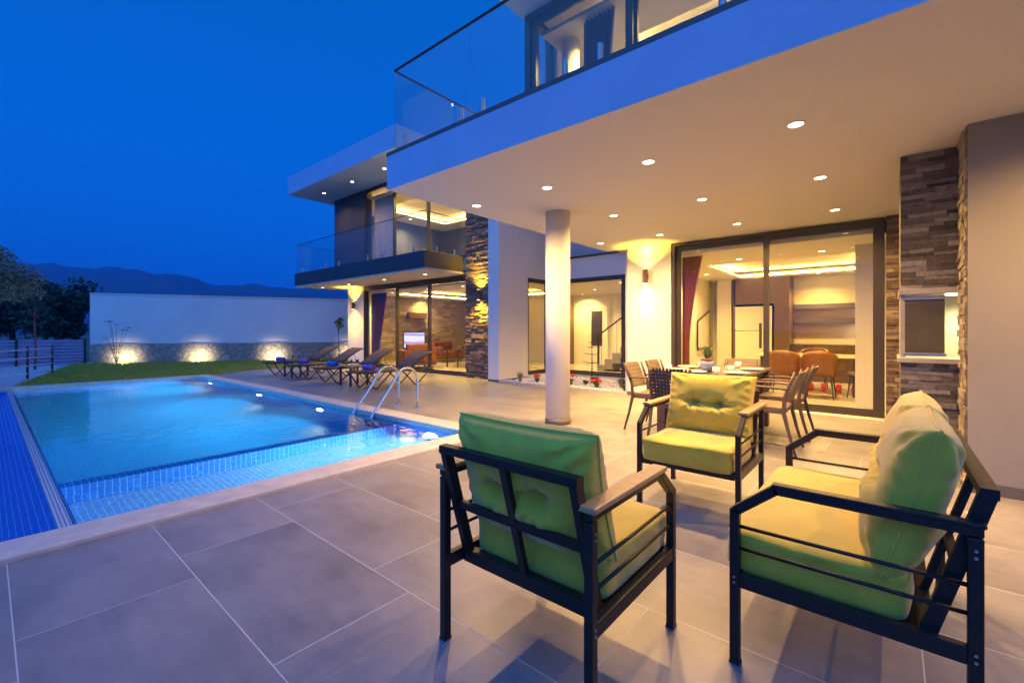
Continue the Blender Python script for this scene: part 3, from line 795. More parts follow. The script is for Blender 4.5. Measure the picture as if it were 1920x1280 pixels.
rooms = [((9.3,0.9,2.599),"kitchen ceiling spotlight just inside the door's right panel"),((9.3,2.2,2.599),"kitchen ceiling spotlight just inside the door's left panel"),
         ((11.3,3.4,2.599),"kitchen ceiling spotlight beside the cove, above the framed panel"),((13.15,3.4,2.599),"kitchen ceiling spotlight nearest the white inner pier"),
         ((13.2,2.45,2.599),"kitchen ceiling spotlight in front of the fridge cabinet"),((12.75,1.3,2.599),"kitchen ceiling spotlight over the shelves"),
         ((12.6,7.2,2.549),"hall ceiling spotlight nearer the staircase"),((13.9,8.45,2.549),"hall ceiling spotlight nearer the inner door"),((11.2,5.6,2.549),"hall ceiling spotlight above the stair foot"),
         ((9.1,9.6,2.549),"living room ceiling spotlight behind the right glass panel"),((9.1,11.2,2.549),"living room ceiling spotlight behind the middle glass panel"),((9.1,13.1,2.549),"living room ceiling spotlight behind the plum curtain"),
         ((11.5,14.3,2.549),"living room ceiling spotlight over the television"),
         ((9.1,9.8,5.779),"upper wing ceiling spotlight by the right pane"),((9.1,11.6,5.779),"upper wing ceiling spotlight by the middle pane"),((11.2,14.9,5.779),"upper wing ceiling spotlight at the back"),
         ((6.1,3.3,5.779),"upper terrace room spotlight beside the inner column"),((6.1,1.8,5.779),"upper terrace room spotlight behind the second pane")]
for i, (l, lab) in enumerate(rooms):
    o = dlr if i == 0 else dup(dlr, l)
    o.location = l; o["label"] = lab; o["group"] = "spotlights in the rooms"

def make_sconce():
    t = thing("wall_lamp", "x", "wall light")
    # local -X is away from the wall, origin at the lamp's centre on the wall face
    mb = MB(); mb.lathe([(0.045,-0.13),(0.045,0.13)], (-0.085,0,0), 28); b = mb.build("lamp_body", "brownframe", t, smooth=False, bevel=0.003)
    MB().box(-0.045, 0, -0.03, 0.03, -0.05, 0.05).build("wall_bracket", "frame", t)
    for s in (1, -1):
        MB().lathe([(0.0, 0.1315*s), (0.038, 0.1315*s)], (-0.085,0,0), 24).build("lens", "golden", t)
        spot("spot", t, (-0.085, 0, 0.15*s), (0.05, 0, s), K_SCONCE, GOLD, 132, 1.0, 0.04)
        spot("spot", t, (-0.085, 0, 0.15*s), (0.16, 0, s), K_SCONCE*0.20, (1.0,0.72,0.3), 40, 1.0, 0.03)
    return t
sc = make_sconce()
sc.location = (8.0, 3.47, 2.24); sc["label"] = "cylinder wall lamp shining up and down on the yellow lit wall by the kitchen door"; sc["group"] = "up and down wall lamps"
dup(sc, (8.235, 8.02, 2.15), 0, "cylinder wall lamp shining on the rough ledgestone pier")
dup(sc, (8.46, 14.42, 2.13), 0, "cylinder wall lamp on the far white wall end beside the plum curtain")

def make_pool_light():
    t = thing("pool_lamp", "x", "pool light")
    mb = MB()
    for k in range(24):
        a, b = 2*PI*k/24, 2*PI*(k+1)/24
        mb.add([(-0.012, 0.11*math.cos(a), 0.11*math.sin(a)), (-0.012, 0.11*math.cos(b), 0.11*math.sin(b)), (0, 0.145*math.cos(b), 0.145*math.sin(b)), (0, 0.145*math.cos(a), 0.12*math.sin(a)),
                (-0.012, 0.12*math.cos(b), 0.12*math.sin(b)), (-0.012, 0.12*math.cos(a), 0.12*math.sin(a))], [(0,1,2,3),(0,5,4,1)])
    mb.build("lamp_ring", "steel", t)
    mb = MB(); mb.add([(-0.010, 0.12*math.cos(2*PI*k/24), 0.12*math.sin(2*PI*k/24)) for k in range(24)], [tuple(range(24))]); mb.build("lens", "coolens", t)
    spot("spot", t, (-0.04,0,0), (-1,0,-0.12), K_POOL, COOL, 150, 0.8, 0.08)
    return t
pl = make_pool_light()
for i, (y, z, lab) in enumerate(((7.46,-0.50,"glowing underwater lamp on the pool wall, nearest the ladder"),(10.05,-0.55,"glowing underwater lamp on the pool wall, middle of the three by the loungers"),
                             (13.18,-0.6,"glowing underwater lamp on the pool wall, nearest the lawn"),(4.5,-0.35,"glowing underwater lamp in the shallow end behind the green armchair"))):
    o = pl if i == 0 else dup(pl, (0,0,0))
    o.location = (PX1-0.001, y, z); o["label"] = lab; o["group"] = "underwater pool lamps"

spot("shallow_spot", bpy.data.objects["pool_lamp.003"], (-0.06, 0, 0.02), (-1, 0.05, -0.45), 420, (0.8, 0.95, 1.0), 140, 1.0, 0.08)
# ------------------------------------------------------------------ pool ladder
t = thing("pool_ladder", "curved stainless steel pool ladder with two handrails at the pool edge", "ladder", (0,0,0))
for y in (5.80, 6.30):
    pts = [(4.50,y,0.0),(4.50,y,0.43)]
    for k in range(1, 11):
        a = PI*k/12; pts.append((4.29+0.21*math.cos(a), y, 0.43+0.22*math.sin(a)))
    pts += [(4.03,y,0.41),(3.80,y,0.12),(3.70,y,0.02),(3.64,y,-0.09),(3.62,y,-0.22),(3.62,y,-1.0)]
    # smooth the polyline
    sm = [Vector(pts[0])]
    for a, b in zip(pts, pts[1:]):
        a, b = Vector(a), Vector(b); sm += [a.lerp(b, .25), a.lerp(b, .75)]
    sm.append(Vector(pts[-1]))
    MB().tube(sm, 0.021, 14).build("handrail", "steel", t, smooth=True)
    MB().lathe([(0.05,0),(0.05,0.008),(0.03,0.02)], (4.5,y,0.0), 20).build("floor_flange", "steel", t)
for z in (-0.35, -0.62, -0.89):
    MB().box(3.56, 3.66, 5.80, 6.30, z-0.012, z+0.012).build("step", "steel", t, bevel=0.004)

# ================================================================== LOUNGE FURNITURE
def cushion(mb, W, H, T, tufts, crease=0.032, seed=1, nu=84, nv=72, wr=0.010, cornerpull=0.05, flatback=1.0):
    """upright padded cushion: x = width, z = height, +y = front"""
    rnd = random.Random(seed)
    ph = [rnd.uniform(0, 2*PI) for _ in range(12)]
    def hgt(u, v, side):
        eu = max(0.0, 1 - abs(u)**3.2); ev = max(0.0, 1 - abs(v)**3.2)
        h = T/2 * (eu**0.36) * (ev**0.36)
        w = 0
        # tuft dimples
        for i, (a, b) in enumerate(tufts):
            dx = (u-a)*W/2; dz = (v-b)*H/2; r = math.hypot(dx, dz)
            h -= T*0.27*math.exp(-(r/0.038)**2) * min(1, eu*3)
            th = math.atan2(dz, dx)
            w += wr*0.8*(math.sin(5*th+ph[i]) + 0.7*math.sin(11*th+ph[i+2]+r*30)) * math.exp(-((r-0.06)/0.05)**2) * (0.55+0.45*math.cos(th*1.0+ph[i+4]))
        if len(tufts) > 1:
            xs = [a for a, b in tufts]; vb = tufts[0][1]
            # crease running between and outward of the tufts
            dz = (v - vb - 0.05*math.sin(u*3.0+ph[3]))*H/2
            span = 1.0 if min(xs)-0.05 < u < max(xs)+0.05 else max(0, 1-(min(abs(u-min(xs)), abs(u-max(xs))))/0.45)
            h -= crease*math.exp(-(dz/0.022)**2)*span
            h += crease*0.55*math.exp(-((dz+0.07)/0.05)**2)*span
        # gathers from seams towards the middle
        w += wr*0.8*math.sin(u*34+ph[4]+2*math.sin(v*3))*math.exp(-((1-abs(v))/0.16)**2)*(0.4+0.6*abs(math.sin(u*3+ph[5])))
        w += wr*0.8*math.sin(v*26+ph[6]+2*math.sin(u*4))*math.exp(-((1-abs(u))/0.18)**2)*(0.4+0.6*abs(math.sin(v*4+ph[7])))
        # corner folds
        cr = math.hypot(1-abs(u), 1-abs(v)); ct = math.atan2(1-abs(v), 1-abs(u))
        w += wr*1.2*math.sin(8*ct+ph[8])*math.exp(-((cr-0.35)/0.2)**2)
        w += 0.006*math.sin(u*5+ph[9])*math.sin(v*4+ph[10])
        edge = min(1, (1-abs(u))*9)*min(1, (1-abs(v))*9)
        return max(0.0, h + w*edge*(1 if side > 0 else 0.9))
    def pos(u, v, side):
        pinu = 1 - cornerpull*(1-v*v); pinv = 1 - cornerpull*0.8*(1-u*u)
        x = W/2*u*pinu; z = H/2*v*pinv
        return (x, side*hgt(u, v, side)*(1 if side > 0 else flatback), z)
    def remap(s):   # concentrate rows near the borders
        s = 2*s-1; return math.copysign(1-(1-abs(s))**1.25, s)
    b = len(mb.v)
    mb.surf(lambda i, j: pos(remap(i), remap(j), 1), nu, nv)
    mb.surf(lambda i, j: pos(remap(1-i), remap(j), -1), nu, nv)
    return mb

def xf(mb, mtx):
    mb.v = [tuple(mtx @ Vector(v)) for v in mb.v]; return mb

def seat_pad(x0, x1, y0, y1, z0, z1, seed=3, dome=0.012):
    rnd = random.Random(seed); ph = [rnd.uniform(0, 6.28) for _ in range(6)]
    mb = MB(); W = x1-x0; D = y1-y0; H = z1-z0; r = 0.028
    cx, cy = (x0+x1)/2, (y0+y1)/2
    ns = 120
    def outline(t, inset):
        # rounded rectangle, t in 0..1
        a, b = W/2-inset, D/2-inset; rr = max(0.004, 0.035-inset)
        th = 2*PI*t; c, s = math.cos(th), math.sin(th)
        n = 14
        f = (abs(c)**n + abs(s)**n)**(-1/n)
        return cx + a*c*f, cy + b*s*f
    prof = [(0.03, 0), (0.004, 0.010), (0.0, 0.03), (-0.003, 0.5*H), (0.0, H-0.03), (-0.004, H-0.018), (0.004, H-0.008), (0.02, H), (0.06, H+dome*0.5), (0.14, H+dome*0.9), (0.22, H+dome)]
    rings = []
    for ins, z in prof:
        ring = []
        for k in range(ns):
            x, y = outline((k+0.5)/ns, min(ins, D/2-0.02))
            w = 0.0035*math.sin(k*0.7+ph[0]+z*30) + 0.003*math.sin(k*0.23+ph[1]) if 0.02 < z < H-0.02 else 0
            dz = 0.004*math.sin(x*13+ph[2])*math.sin(y*11+ph[3]) if z > H-0.01 else 0
            ring.append((x + w*(1 if x > cx else -1), y + w*(1 if y > cy else -1), z0+z+dz))
        rings.append(ring)
    for ring in rings: mb.v.extend(ring)
    for i in range(len(rings)-1):
        for k in range(ns):
            a = i*ns+k; b = i*ns+(k+1) % ns
            mb.f.append((a, b, b+ns, a+ns))
    mb.f.append(tuple(range(ns-1, -1, -1)))
    mb.v.append((cx, cy, z1+dome*1.05)); top = len(mb.v)-1; base = (len(rings)-1)*ns
    for k in range(ns): mb.f.append((base+k, base+(k+1) % ns, top))
    return mb

def make_seat(name, label, cat, W, D, ncush, arm_mat, seed):
    """W, D between leg centres. local +Y = front"""
    t = thing(name, label, cat)
    hw, hd = W/2, D/2
    s = 0.031
    ZA, ZF = 0.675, 0.565
    for sx in (-1, 1):
        x = sx*hw
        for yl, zl in ((hd, ZF+0.004), (-hd, ZA-0.03)):
            lg_ = MB().box(x-s/2, x+s/2, yl-0.0165, yl+0.0165, 0.008, zl).build("leg", "blackmetal", t, bevel=0.003)
            MB().box(x-s/2-0.002, x+s/2+0.002, yl-0.0185, yl+0.0185, 0, 0.010).build("foot_cap", "dark", lg_, bevel=0.002)
        for yl, zz in ((hd, 0.31), (-hd, 0.31), (-hd, 0.60)):
            sc_ = MB()
            for dz_ in (-0.010, 0.010):
                xo = x + (1 if sx > 0 else -1)*(s/2)
                sc_.tube([(xo-0.001, yl, zz+dz_), (xo+(0.003 if sx > 0 else -0.003), yl, zz+dz_)], 0.0045, 10)
            sc_.build("bolt", "brushed", t)
        a = MB()
        a.bar((x, hd, ZF-0.006), (x, hd-0.135, ZA-0.006), s, 0.034)
        a.box(x-s/2, x+s/2, -hd-0.0165, hd-0.125, ZA-0.026, ZA-0.0005)
        arm = a.build("armrest", "blackmetal", t, bevel=0.003)
        if arm_mat:
            MB().box(x-0.030, x+0.030, -hd-0.028, hd-0.115, ZA, ZA+0.020).build("arm_top", arm_mat, arm, bevel=0.006)
        else:
            MB().box(x-0.021, x+0.021, -hd-0.022, hd-0.12, ZA, ZA+0.012).build("arm_top", "blackmetal", arm, bevel=0.004)
        for z in (0.425, 0.505):
            MB().tube([(x, -hd+0.005, z), (x, hd-0.005, z)], 0.0065, 10).build("side_rod", "blackmetal", t, smooth=True)
    f = MB()
    for sx in (-1, 1):
        f.box(sx*hw-0.014, sx*hw+0.014, -hd+0.017, hd-0.017, 0.285, 0.335)
    f.box(-hw+0.019, hw-0.019, hd-0.022, hd+0.018, 0.285, 0.335)
    f.box(-hw+0.019, hw-0.019, -hd+0.08, -hd+0.12, 0.285, 0.335)
    f.box(-hw+0.019, hw-0.019, -hd+0.121, hd-0.023, 0.296, 0.312)
    f.build("seat_frame", "blackmetal", t, bevel=0.002)
    # back frame
    b = MB(); y0, y1 = -hd+0.10, -hd-0.030; z0, z1 = 0.31, 0.765
    iw = hw-0.036
    for sx in (-1, 1):
        b.bar((sx*iw, y0, z0), (sx*iw, y1, z1), 0.028, 0.040, (0,1,0))
    b.bar((-iw-0.018, y1, z1), (iw+0.018, y1, z1), 0.040, 0.030)
    zm = z0 + (z1-z0)*0.50; ym = y0+(y1-y0)*0.50
    b.bar((-iw, ym, zm), (iw, ym, zm), 0.022, 0.030)
    n = 1 if ncush == 1 else 3
    for k in range(n):
        xx = -iw + 2*iw*(k+1)/(n+1)
        b.bar((xx, y0, z0), (xx, y1, z1), 0.030, 0.022, (0,1,0))
    for sx in (-1, 1):
        b.bar((sx*hw, y0-0.0, 0.31), (sx*iw, y0-0.0, 0.31), 0.03, 0.03)
        b.bar((sx*(iw+0.016), -hd+0.0, 0.60), (sx*(hw-0.018), -hd+0.0, 0.60), 0.02, 0.02)
    b.build("back_frame", "blackmetal", t, bevel=0.003)
    seat_pad(-hw+0.028, hw-0.028, -hd+0.13, hd+0.045, 0.313, 0.470, seed).build("seat_cushion", "velvet", t, smooth=True)
    cw = (2*hw-0.05)/ncush
    for k in range(ncush):
        mb = MB()
        cushion(mb, cw+0.02, 0.46 if ncush == 1 else 0.49, 0.235 if ncush == 1 else 0.205, [(-0.30, 0.0), (0.30, 0.0)], seed=seed*7+k, wr=0.0095 if ncush == 1 else 0.0055)
        cx = -hw+0.025 + cw*(k+0.5)
        tilt = R(-16 + (3 if k else 0))
        mx = Matrix.Translation((cx, -hd+0.135 - (0.0 if k == 0 else 0.012), 0.665 if ncush == 1 else 0.69)) @ Matrix.Rotation(-tilt, 4, 'X')
        xf(mb, mx)
        bc = mb.build("back_cushion", "velvet", t, smooth=True)
        ch_ = 0.46 if ncush == 1 else 0.49; cw_ = cw+0.02; loop = []
        for (ua, va), (ub, vb) in zip(((-1,-1),(1,-1),(1,1),(-1,1)), ((1,-1),(1,1),(-1,1),(-1,-1))):
            for q in range(24):
                u = ua+(ub-ua)*q/24; v = va+(vb-va)*q/24
                loop.append(mx @ Vector((cw_/2*u*(1-0.05*(1-v*v)), 0, ch_/2*v*(1-0.04*(1-u*u)))))
        loop.append(loop[0]); MB().tube(loop, 0.0055, 8).build("piping", "velvet", bc, smooth=True)
    return t
A = make_seat("armchair", "olive green cushioned armchair seen from behind, closest to the pool", "armchair", 0.66, 0.65, 1, "armwood", 1)
A.location = (1.513, 1.023, 0); A.rotation_euler = (0, 0, R(-90)); A["group"] = "green cushioned armchairs"
B = make_seat("armchair", "olive green cushioned armchair facing the camera in front of the dining table", "armchair", 0.65, 0.65, 1, "armwood", 2)
B.location = (3.37, 1.05, 0); B.rotation_euler = (0, 0, R(90)); B["group"] = "green cushioned armchairs"
S = make_seat("sofa", "olive green two-seat sofa with dark metal frame beside the grey pier", "sofa", 1.16, 0.62, 2, None, 3)
S.location = (2.375, 0.128, 0)

# ================================================================== DINING SET
def make_dining_chair(label, perforated=False):
    t = thing("dining_chair", label, "chair")
    # local +Y front
    w, dp = 0.22, 0.22
    seat = MB(); seat.surf(lambda i, j: (-w+2*w*i, -dp+2*dp*j, 0.445 + 0.012*math.cos((j-0.5)*PI) - 0.012*math.cos((i-0.5)*PI)), 10, 10)
    seat.build("seat", "taupe", t, smooth=True, solid=0.03)
    fr = MB()
    fr.bar((-w, -dp, 0.42), (-w, dp, 0.42), 0.024, 0.04); fr.bar((w, -dp, 0.42), (w, dp, 0.42), 0.024, 0.04)
    fr.bar((-w+.012, dp-.02, 0.42), (w-.012, dp-.02, 0.42), 0.024, 0.04); fr.bar((-w+.012, -dp+.01, 0.42), (w-.012, -dp+.01, 0.42), 0.024, 0.04)
    fr.build("seat_frame", "brownframe", t, bevel=0.003)
    for sx in (-1, 1):
        x = sx*(w+0.012)
        pts = [(x, dp+0.03, 0.0), (x, dp+0.005, 0.25), (x, dp-0.01, 0.45), (x, dp-0.01, 0.635)]
        MB().tube(pts, [0.012, 0.016, 0.018, 0.016], 10).build("leg", "brownframe", t, smooth=True)
        pts = [(x*1.05, -dp-0.10, 0.0), (x, -dp-0.04, 0.22), (x, -dp+0.005, 0.42), (x, -dp-0.005, 0.56), (x*0.98, -dp-0.05, 0.70), (x*0.96, -dp-0.09, 0.82)]
        MB().tube(pts, [0.012, 0.016, 0.020, 0.018, 0.016, 0.013], 10).build("leg", "brownframe", t, smooth=True)
        a = MB(); a.surf(lambda i, j: (x + (i-0.5)*0.045, -dp-0.03 + j*(2*dp+0.04), 0.648 + 0.012*math.sin(j*PI)), 4, 10)
        a.build("armrest", "brownframe", t, smooth=True, solid=0.018)
    bk = MB()
    bw = w-0.01
    if perforated:
        n = 11
        for r_ in range(9):
            z = 0.50 + r_*0.037
            for k in range(n):
                x = -bw + 2*bw*(k+0.5)/n
                yy = -dp - 0.0 - (z-0.50)*0.27 - 0.02*math.cos(x/bw*PI/2)
                bk.bar((x-bw/n, yy, z), (x+bw/n, yy, z), 0.010, 0.026); 
                bk.bar((x+bw/n*0.9, yy, z), (x+bw/n*0.9, yy-0.010, z+0.037), 0.024, 0.008)
    else:
        bk.surf(lambda i, j: (-bw+2*bw*i, -dp-0.01-0.12*j - 0.022*math.sin(i*PI) - 0.002*math.sin(j*42), 0.52+0.30*j), 14, 30)
    bk.build("backrest", "dark" if perforated else "taupe", t, smooth=not perforated, solid=0.0 if perforated else 0.014)
    return t
ch = make_dining_chair("taupe dining armchair by the warm lit wall, nearer the pool")
G = "taupe armchairs around the outdoor table"
ch.location = (5.42, 2.22, 0); ch.rotation_euler = (0, 0, R(180)); ch["group"] = G
dup(ch, (6.07, 2.22, 0), R(180), "taupe dining armchair by the warm lit wall, nearer the house", G)
dup(ch, (5.33, 1.02, 0), R(0), "brown dining chair seen from the side behind the green armchair's right arm", G)
dup(ch, (6.12, 1.00, 0), R(0), "brown dining chair seen from the side in front of the glass door", G)
dup(ch, (6.82, 1.65, 0), R(90), "taupe dining armchair at the head of the table next to the house", G)
pc = make_dining_chair("dark perforated dining chair at the table end behind the green armchair", True)
pc.location = (4.93, 1.76, 0); pc.rotation_euler = (0, 0, R(-90)); pc["group"] = G

tb = thing("dining_table", "long brown outdoor dining table laid with white cups and plates", "table", (5.86, 1.65, 0))
MB().box(-0.76, 0.76, -0.47, 0.47, 0.715, 0.75).build("tabletop", "tabletop", tb, bevel=0.006)
MB().box(-0.70, 0.70, -0.41, 0.41, 0.645, 0.714).build("apron", "brownframe", tb)
for sx in (-1, 1):
    for sy in (-1, 1):
        MB().box(sx*0.69-0.05, sx*0.69+0.05, sy*0.40-0.05, sy*0.40+0.05, 0, 0.714).build("leg", "brownframe", tb, bevel=0.004)
TZ = 0.7505
def cup(loc, label, group="white cups on the outdoor table", rz=0):
    t = thing("cup", label, "cup", loc, rz, group)
    MB().lathe([(0.0,0.002),(0.024,0.0),(0.030,0.01),(0.040,0.075),(0.037,0.075),(0.027,0.012),(0.0,0.010)], seg=20).build("bowl", "china", t, smooth=True)
    MB().tube([(0.036+0.022*math.sin(a), 0, 0.042+0.022*math.cos(a)) for a in [PI*k/8 for k in range(9)]], 0.0045, 8).build("handle", "china", t, smooth=True)
    return t
def plate(loc, label, group="white plates on the outdoor table"):
    o = MB().lathe([(0.0,0.0),(0.07,0.0),(0.13,0.018),(0.128,0.022),(0.07,0.006),(0.0,0.005)], seg=32).build("plate", "china", smooth=True)
    o.location = loc; return tag(o, label, "plate", group)
cup((5.2, 1.99, TZ), "white cup at the table corner nearest the warm lit wall")
cup((5.24, 1.47, TZ), "white cup just right of the blue flower pot", rz=1)
cup((5.55, 1.40, TZ), "white cup in the middle of the table behind the pot", rz=2)
cup((6.30, 1.50, TZ), "white cup near the house end of the table", rz=1)
cup((5.95, 1.86, TZ), "white cup left of the pot toward the far side", rz=3)
plate((5.43, 1.96, TZ), "white plate beside the corner cup")
plate((5.9, 2.0, TZ), "white plate at the far left place setting")
plate((5.22, 1.70, TZ), "white plate at the near end of the table")
plate((5.35, 1.30, TZ), "white plate nearest the green armchair")
plate((6.0, 1.28, TZ), "white plate at the far right place setting")
pp = thing("flower_pot", "round blue glazed pot with a spiky green plant on the outdoor table", "potted plant", (5.42, 1.62, TZ))
MB().lathe([(0.0,0.0),(0.045,0.0),(0.075,0.04),(0.08,0.085),(0.066,0.13),(0.06,0.13),(0.05,0.11),(0.0,0.11)], seg=28).build("pot", "pot", pp, smooth=True)
MB().lathe([(0.060,0.125),(0.068,0.13),(0.066,0.158),(0.0,0.16)], seg=24).build("pot_rim", "orange", pp, smooth=True)
lf = MB()
for k in range(46):
    a = random.uniform(0, 2*PI); s_ = random.uniform(0.2, 1.0); L = random.uniform(0.09, 0.17)
    dx, dy = math.cos(a), math.sin(a)
    b0 = Vector((0.02*dx, 0.02*dy, 0.155)); m_ = b0 + Vector((dx*s_*0.35*L, dy*s_*0.35*L, L*0.6)); tip = b0 + Vector((dx*s_*0.6*L, dy*s_*0.6*L, L))
    w_ = Vector((-dy, dx, 0))*0.008
    lf.add([b0-w_, b0+w_, m_+w_*0.8, m_-w_*0.8, tip], [(0,1,2,3),(3,2,4)])
lf.build("foliage", "leafgreen", pp)

# ================================================================== LOUNGERS
def make_lounger():
    t = thing("sun_lounger", "x", "sun lounger")
    # local x: 0 = foot end, 1.9 = head; y width +-0.3
    z = 0.36
    fr = MB()
    for sy in (-1, 1):
        fr.tube([(0.0, sy*0.30, z), (1.25, sy*0.30, z)], 0.018, 10)
        fr.tube([(1.25, sy*0.30, z), (1.88, sy*0.30, z-0.02)], 0.016, 10)
    fr.tube([(0.0, -0.3, z), (0.0, 0.3, z)], 0.018, 10); fr.tube([(1.25, -0.3, z), (1.25, 0.3, z)], 0.014, 10); fr.tube([(1.88, -0.3, z-0.02), (1.88, 0.3, z-0.02)], 0.016, 10)
    fr.build("frame", "dark", t, smooth=True)
    MB().surf(lambda i, j: (0.02+1.22*i, -0.285+0.57*j, z+0.012-0.018*math.sin(j*PI)), 16, 8).build("sling_seat", "sling", t, smooth=True, solid=0.012)
    bf = MB(); a = R(30); L = 0.72
    def bp(u, v): return (1.25+L*u*math.cos(a), v, z+0.02+L*u*math.sin(a)+0.03*math.sin(u*PI))
    back = MB().surf(lambda i, j: bp(i, -0.28+0.56*j), 12, 6).build("backrest", "sling", t, smooth=True, solid=0.02)
    for sy in (-1, 1): bf.tube([bp(u/8, sy*0.292) for u in range(9)], 0.016, 8)
    bf.tube([bp(1, -0.29), bp(1, 0.29)], 0.016, 8)
    bf.tube([bp(0.6, 0.2), (1.72, 0.2, z-0.01)], 0.008, 6); bf.tube([bp(0.6, -0.2), (1.72, -0.2, z-0.01)], 0.008, 6)
    bf.build("backrest_frame", "dark", back, smooth=True)
    for sy in (-1, 1):
        y = sy*0.30
        for x0, x1, x2 in ((0.06, 0.34, 0.74), (1.00, 1.38, 1.80)):
            pts = [(x0, y, z)]
            pts += [(x1-0.07, y, 0.06), (x1-0.035, y, 0.022), (x1, y, 0.015), (x1+0.04, y, 0.028), (x1+0.09, y, 0.07)]
            pts += [(x2, y, z-0.005)]
            MB().tube(pts, 0.015, 10).build("leg", "dark", t, smooth=True)
    return t
lg = make_lounger()
specs = [(8.55, "sun lounger nearest the ladder, with a purple rolled towel", "purpletowel", "purple rolled towel on the lounger nearest the ladder"),
         (10.1, "sun lounger second from the ladder, with a bright blue rolled towel", "bluetowel", "bright blue rolled towel on the second lounger from the ladder"),
         (11.55, "sun lounger third from the ladder, with a purple towel", "purpletowel", "purple rolled towel on the third lounger beside the farther glasses"),
         (12.95, "sun lounger farthest from the ladder beside the lawn, with a violet blue towel", "violettowel", "violet blue rolled towel on the farthest lounger by the lawn")]
for i, (y, lab, tm, tl) in enumerate(specs):
    o = lg if i == 0 else dup(lg, (0,0,0))
    o.location = (4.98, y, 0); o["label"] = lab; o["group"] = "sun loungers in a row by the pool"
    mb = MB()
    rr = 0.065
    seg = 28; ringp = []
    for k in range(seg*2):
        th = 2*PI*k/seg; q = rr*(0.35+0.65*k/(seg*2)); ringp.append((q*math.cos(th), q*math.sin(th)))
    def tw_pt(i_, j_): 
        q = ringp[min(len(ringp)-1, int(i_*(len(ringp)-1)+0.5))]; return (q[0], -0.2+0.4*j_, rr+q[1])
    mb.surf(tw_pt, len(ringp), 9)
    to = mb.build("rolled_towel", tm, smooth=True, solid=0.012)
    to.location = (5.34, y, 0.385); tag(to, tl, "towel", "rolled towels on the loungers")

def make_side_table(label, y):
    t = thing("side_table", label, "side table", (5.45, y, 0), 0, "dark tables between the loungers")
    MB().box(-0.24, 0.24, -0.24, 0.24, 0.405, 0.43).build("tabletop", "dark", t, bevel=0.005)
    for sx in (-1, 1):
        for sy in (-1, 1):
            MB().box(sx*0.21-0.02, sx*0.21+0.02, sy*0.21-0.02, sy*0.21+0.02, 0, 0.405).build("leg", "dark", t, bevel=0.003)
    return t
def wineglass(loc, label, fill, group):
    t = thing("wine_glass", label, "wine glass", loc, 0, group)
    MB().lathe([(0.0,0.0),(0.032,0.0),(0.030,0.003),(0.005,0.008),(0.004,0.075),(0.018,0.088),(0.034,0.115),(0.037,0.145),(0.030,0.19)], seg=20).build("bowl", "wine_glass", t, smooth=True)
    MB().lathe([(0.0,0.084),(0.016,0.090),(0.032,0.115),(0.0345,0.115+fill),(0.0,0.115+fill)], seg=20).build("wine", "wine", t, smooth=True)
make_side_table("dark square side table between the two loungers nearest the ladder", 9.33)
make_side_table("dark square side table between the two loungers nearest the lawn", 12.25)
wineglass((5.42, 9.40, 0.43), "red wine glass on the nearer side table, on the lawn side", 0.022, "wine glasses on the near table")
wineglass((5.50, 9.27, 0.43), "red wine glass on the nearer side table, on the ladder side", 0.030, "wine glasses on the near table")
wineglass((5.40, 12.33, 0.43), "red wine glass on the far side table, on the lawn side", 0.018, "wine glasses on the far table")
wineglass((5.50, 12.20, 0.43), "red wine glass on the far side table, on the ladder side", 0.018, "wine glasses on the far table")

# ================================================================== BARBECUE
bq = thing("barbecue", "dark ledgestone barbecue with pale worktop and bronze glass oven door", "barbecue", (5.38, -0.45, 0))
# local x depth, y from -1.1 to 0.38
y0, y1 = -0.9, 0.38
bb = MB().box(0.0, 0.75, y0, y1, 0, 0.94).build("stone_base", "skirting", bq)
mb = MB(); ledgestone(mb, (0, y0, 0), (0,1,0), y1-y0, 0, 0.94, (-1,0,0), rowh=(0.028,0.052), lmin=0.08, lmax=0.26, depth=0.020); mb.build("ledgestone", "ledge", bb)
MB().box(-0.07, 0.75, y0, y1+0.02, 0.941, 0.985).build("worktop", "marble", bq, bevel=0.006)
cc = MB().box(0.0, 0.75, y0, y1, 1.60, 2.795).build("stone_chimney", "skirting", bq)
mb = MB(); ledgestone(mb, (0, y0, 0), (0,1,0), y1-y0, 1.60, 2.795, (-1,0,0), rowh=(0.028,0.052), lmin=0.08, lmax=0.26, depth=0.020); mb.build("ledgestone", "ledge", cc)
MB().box(-0.05, 0.75, y0, y1+0.012, 1.548, 1.599).build("lintel", "marble", bq, bevel=0.004)
fi = MB(); fi.box(0.45, 0.75, y0, y1-0.03, 0.986, 1.547); fi.box(0.0, 0.75, y1-0.03, y1, 0.986, 1.547); fi.box(0.0, 0.45, y0, y0+0.03, 0.986, 1.547)
fi.build("firebox", "marble", bq)
dr = MB().box(-0.002, 0.006, y1-0.29, y1-0.03, 1.03, 1.50).build("oven_door", "bronze", bq)
dm = MB(); dm.box(-0.016, 0.010, y1-0.30, y1-0.02, 1.50, 1.53); dm.box(-0.016, 0.010, y1-0.30, y1-0.02, 1.00, 1.03); dm.build("door_frame", "brushed", dr, bevel=0.003)
MB().box(0.04, 0.14, y0+0.2, y1-0.30, 1.535, 1.547).build("lamp", "undercab", bq)
spot("spot", bq, (0.15, -0.05, 1.50), (0.1, 0, -1), 45, (1.0, 0.80, 0.36), 150, 0.8, 0.05)

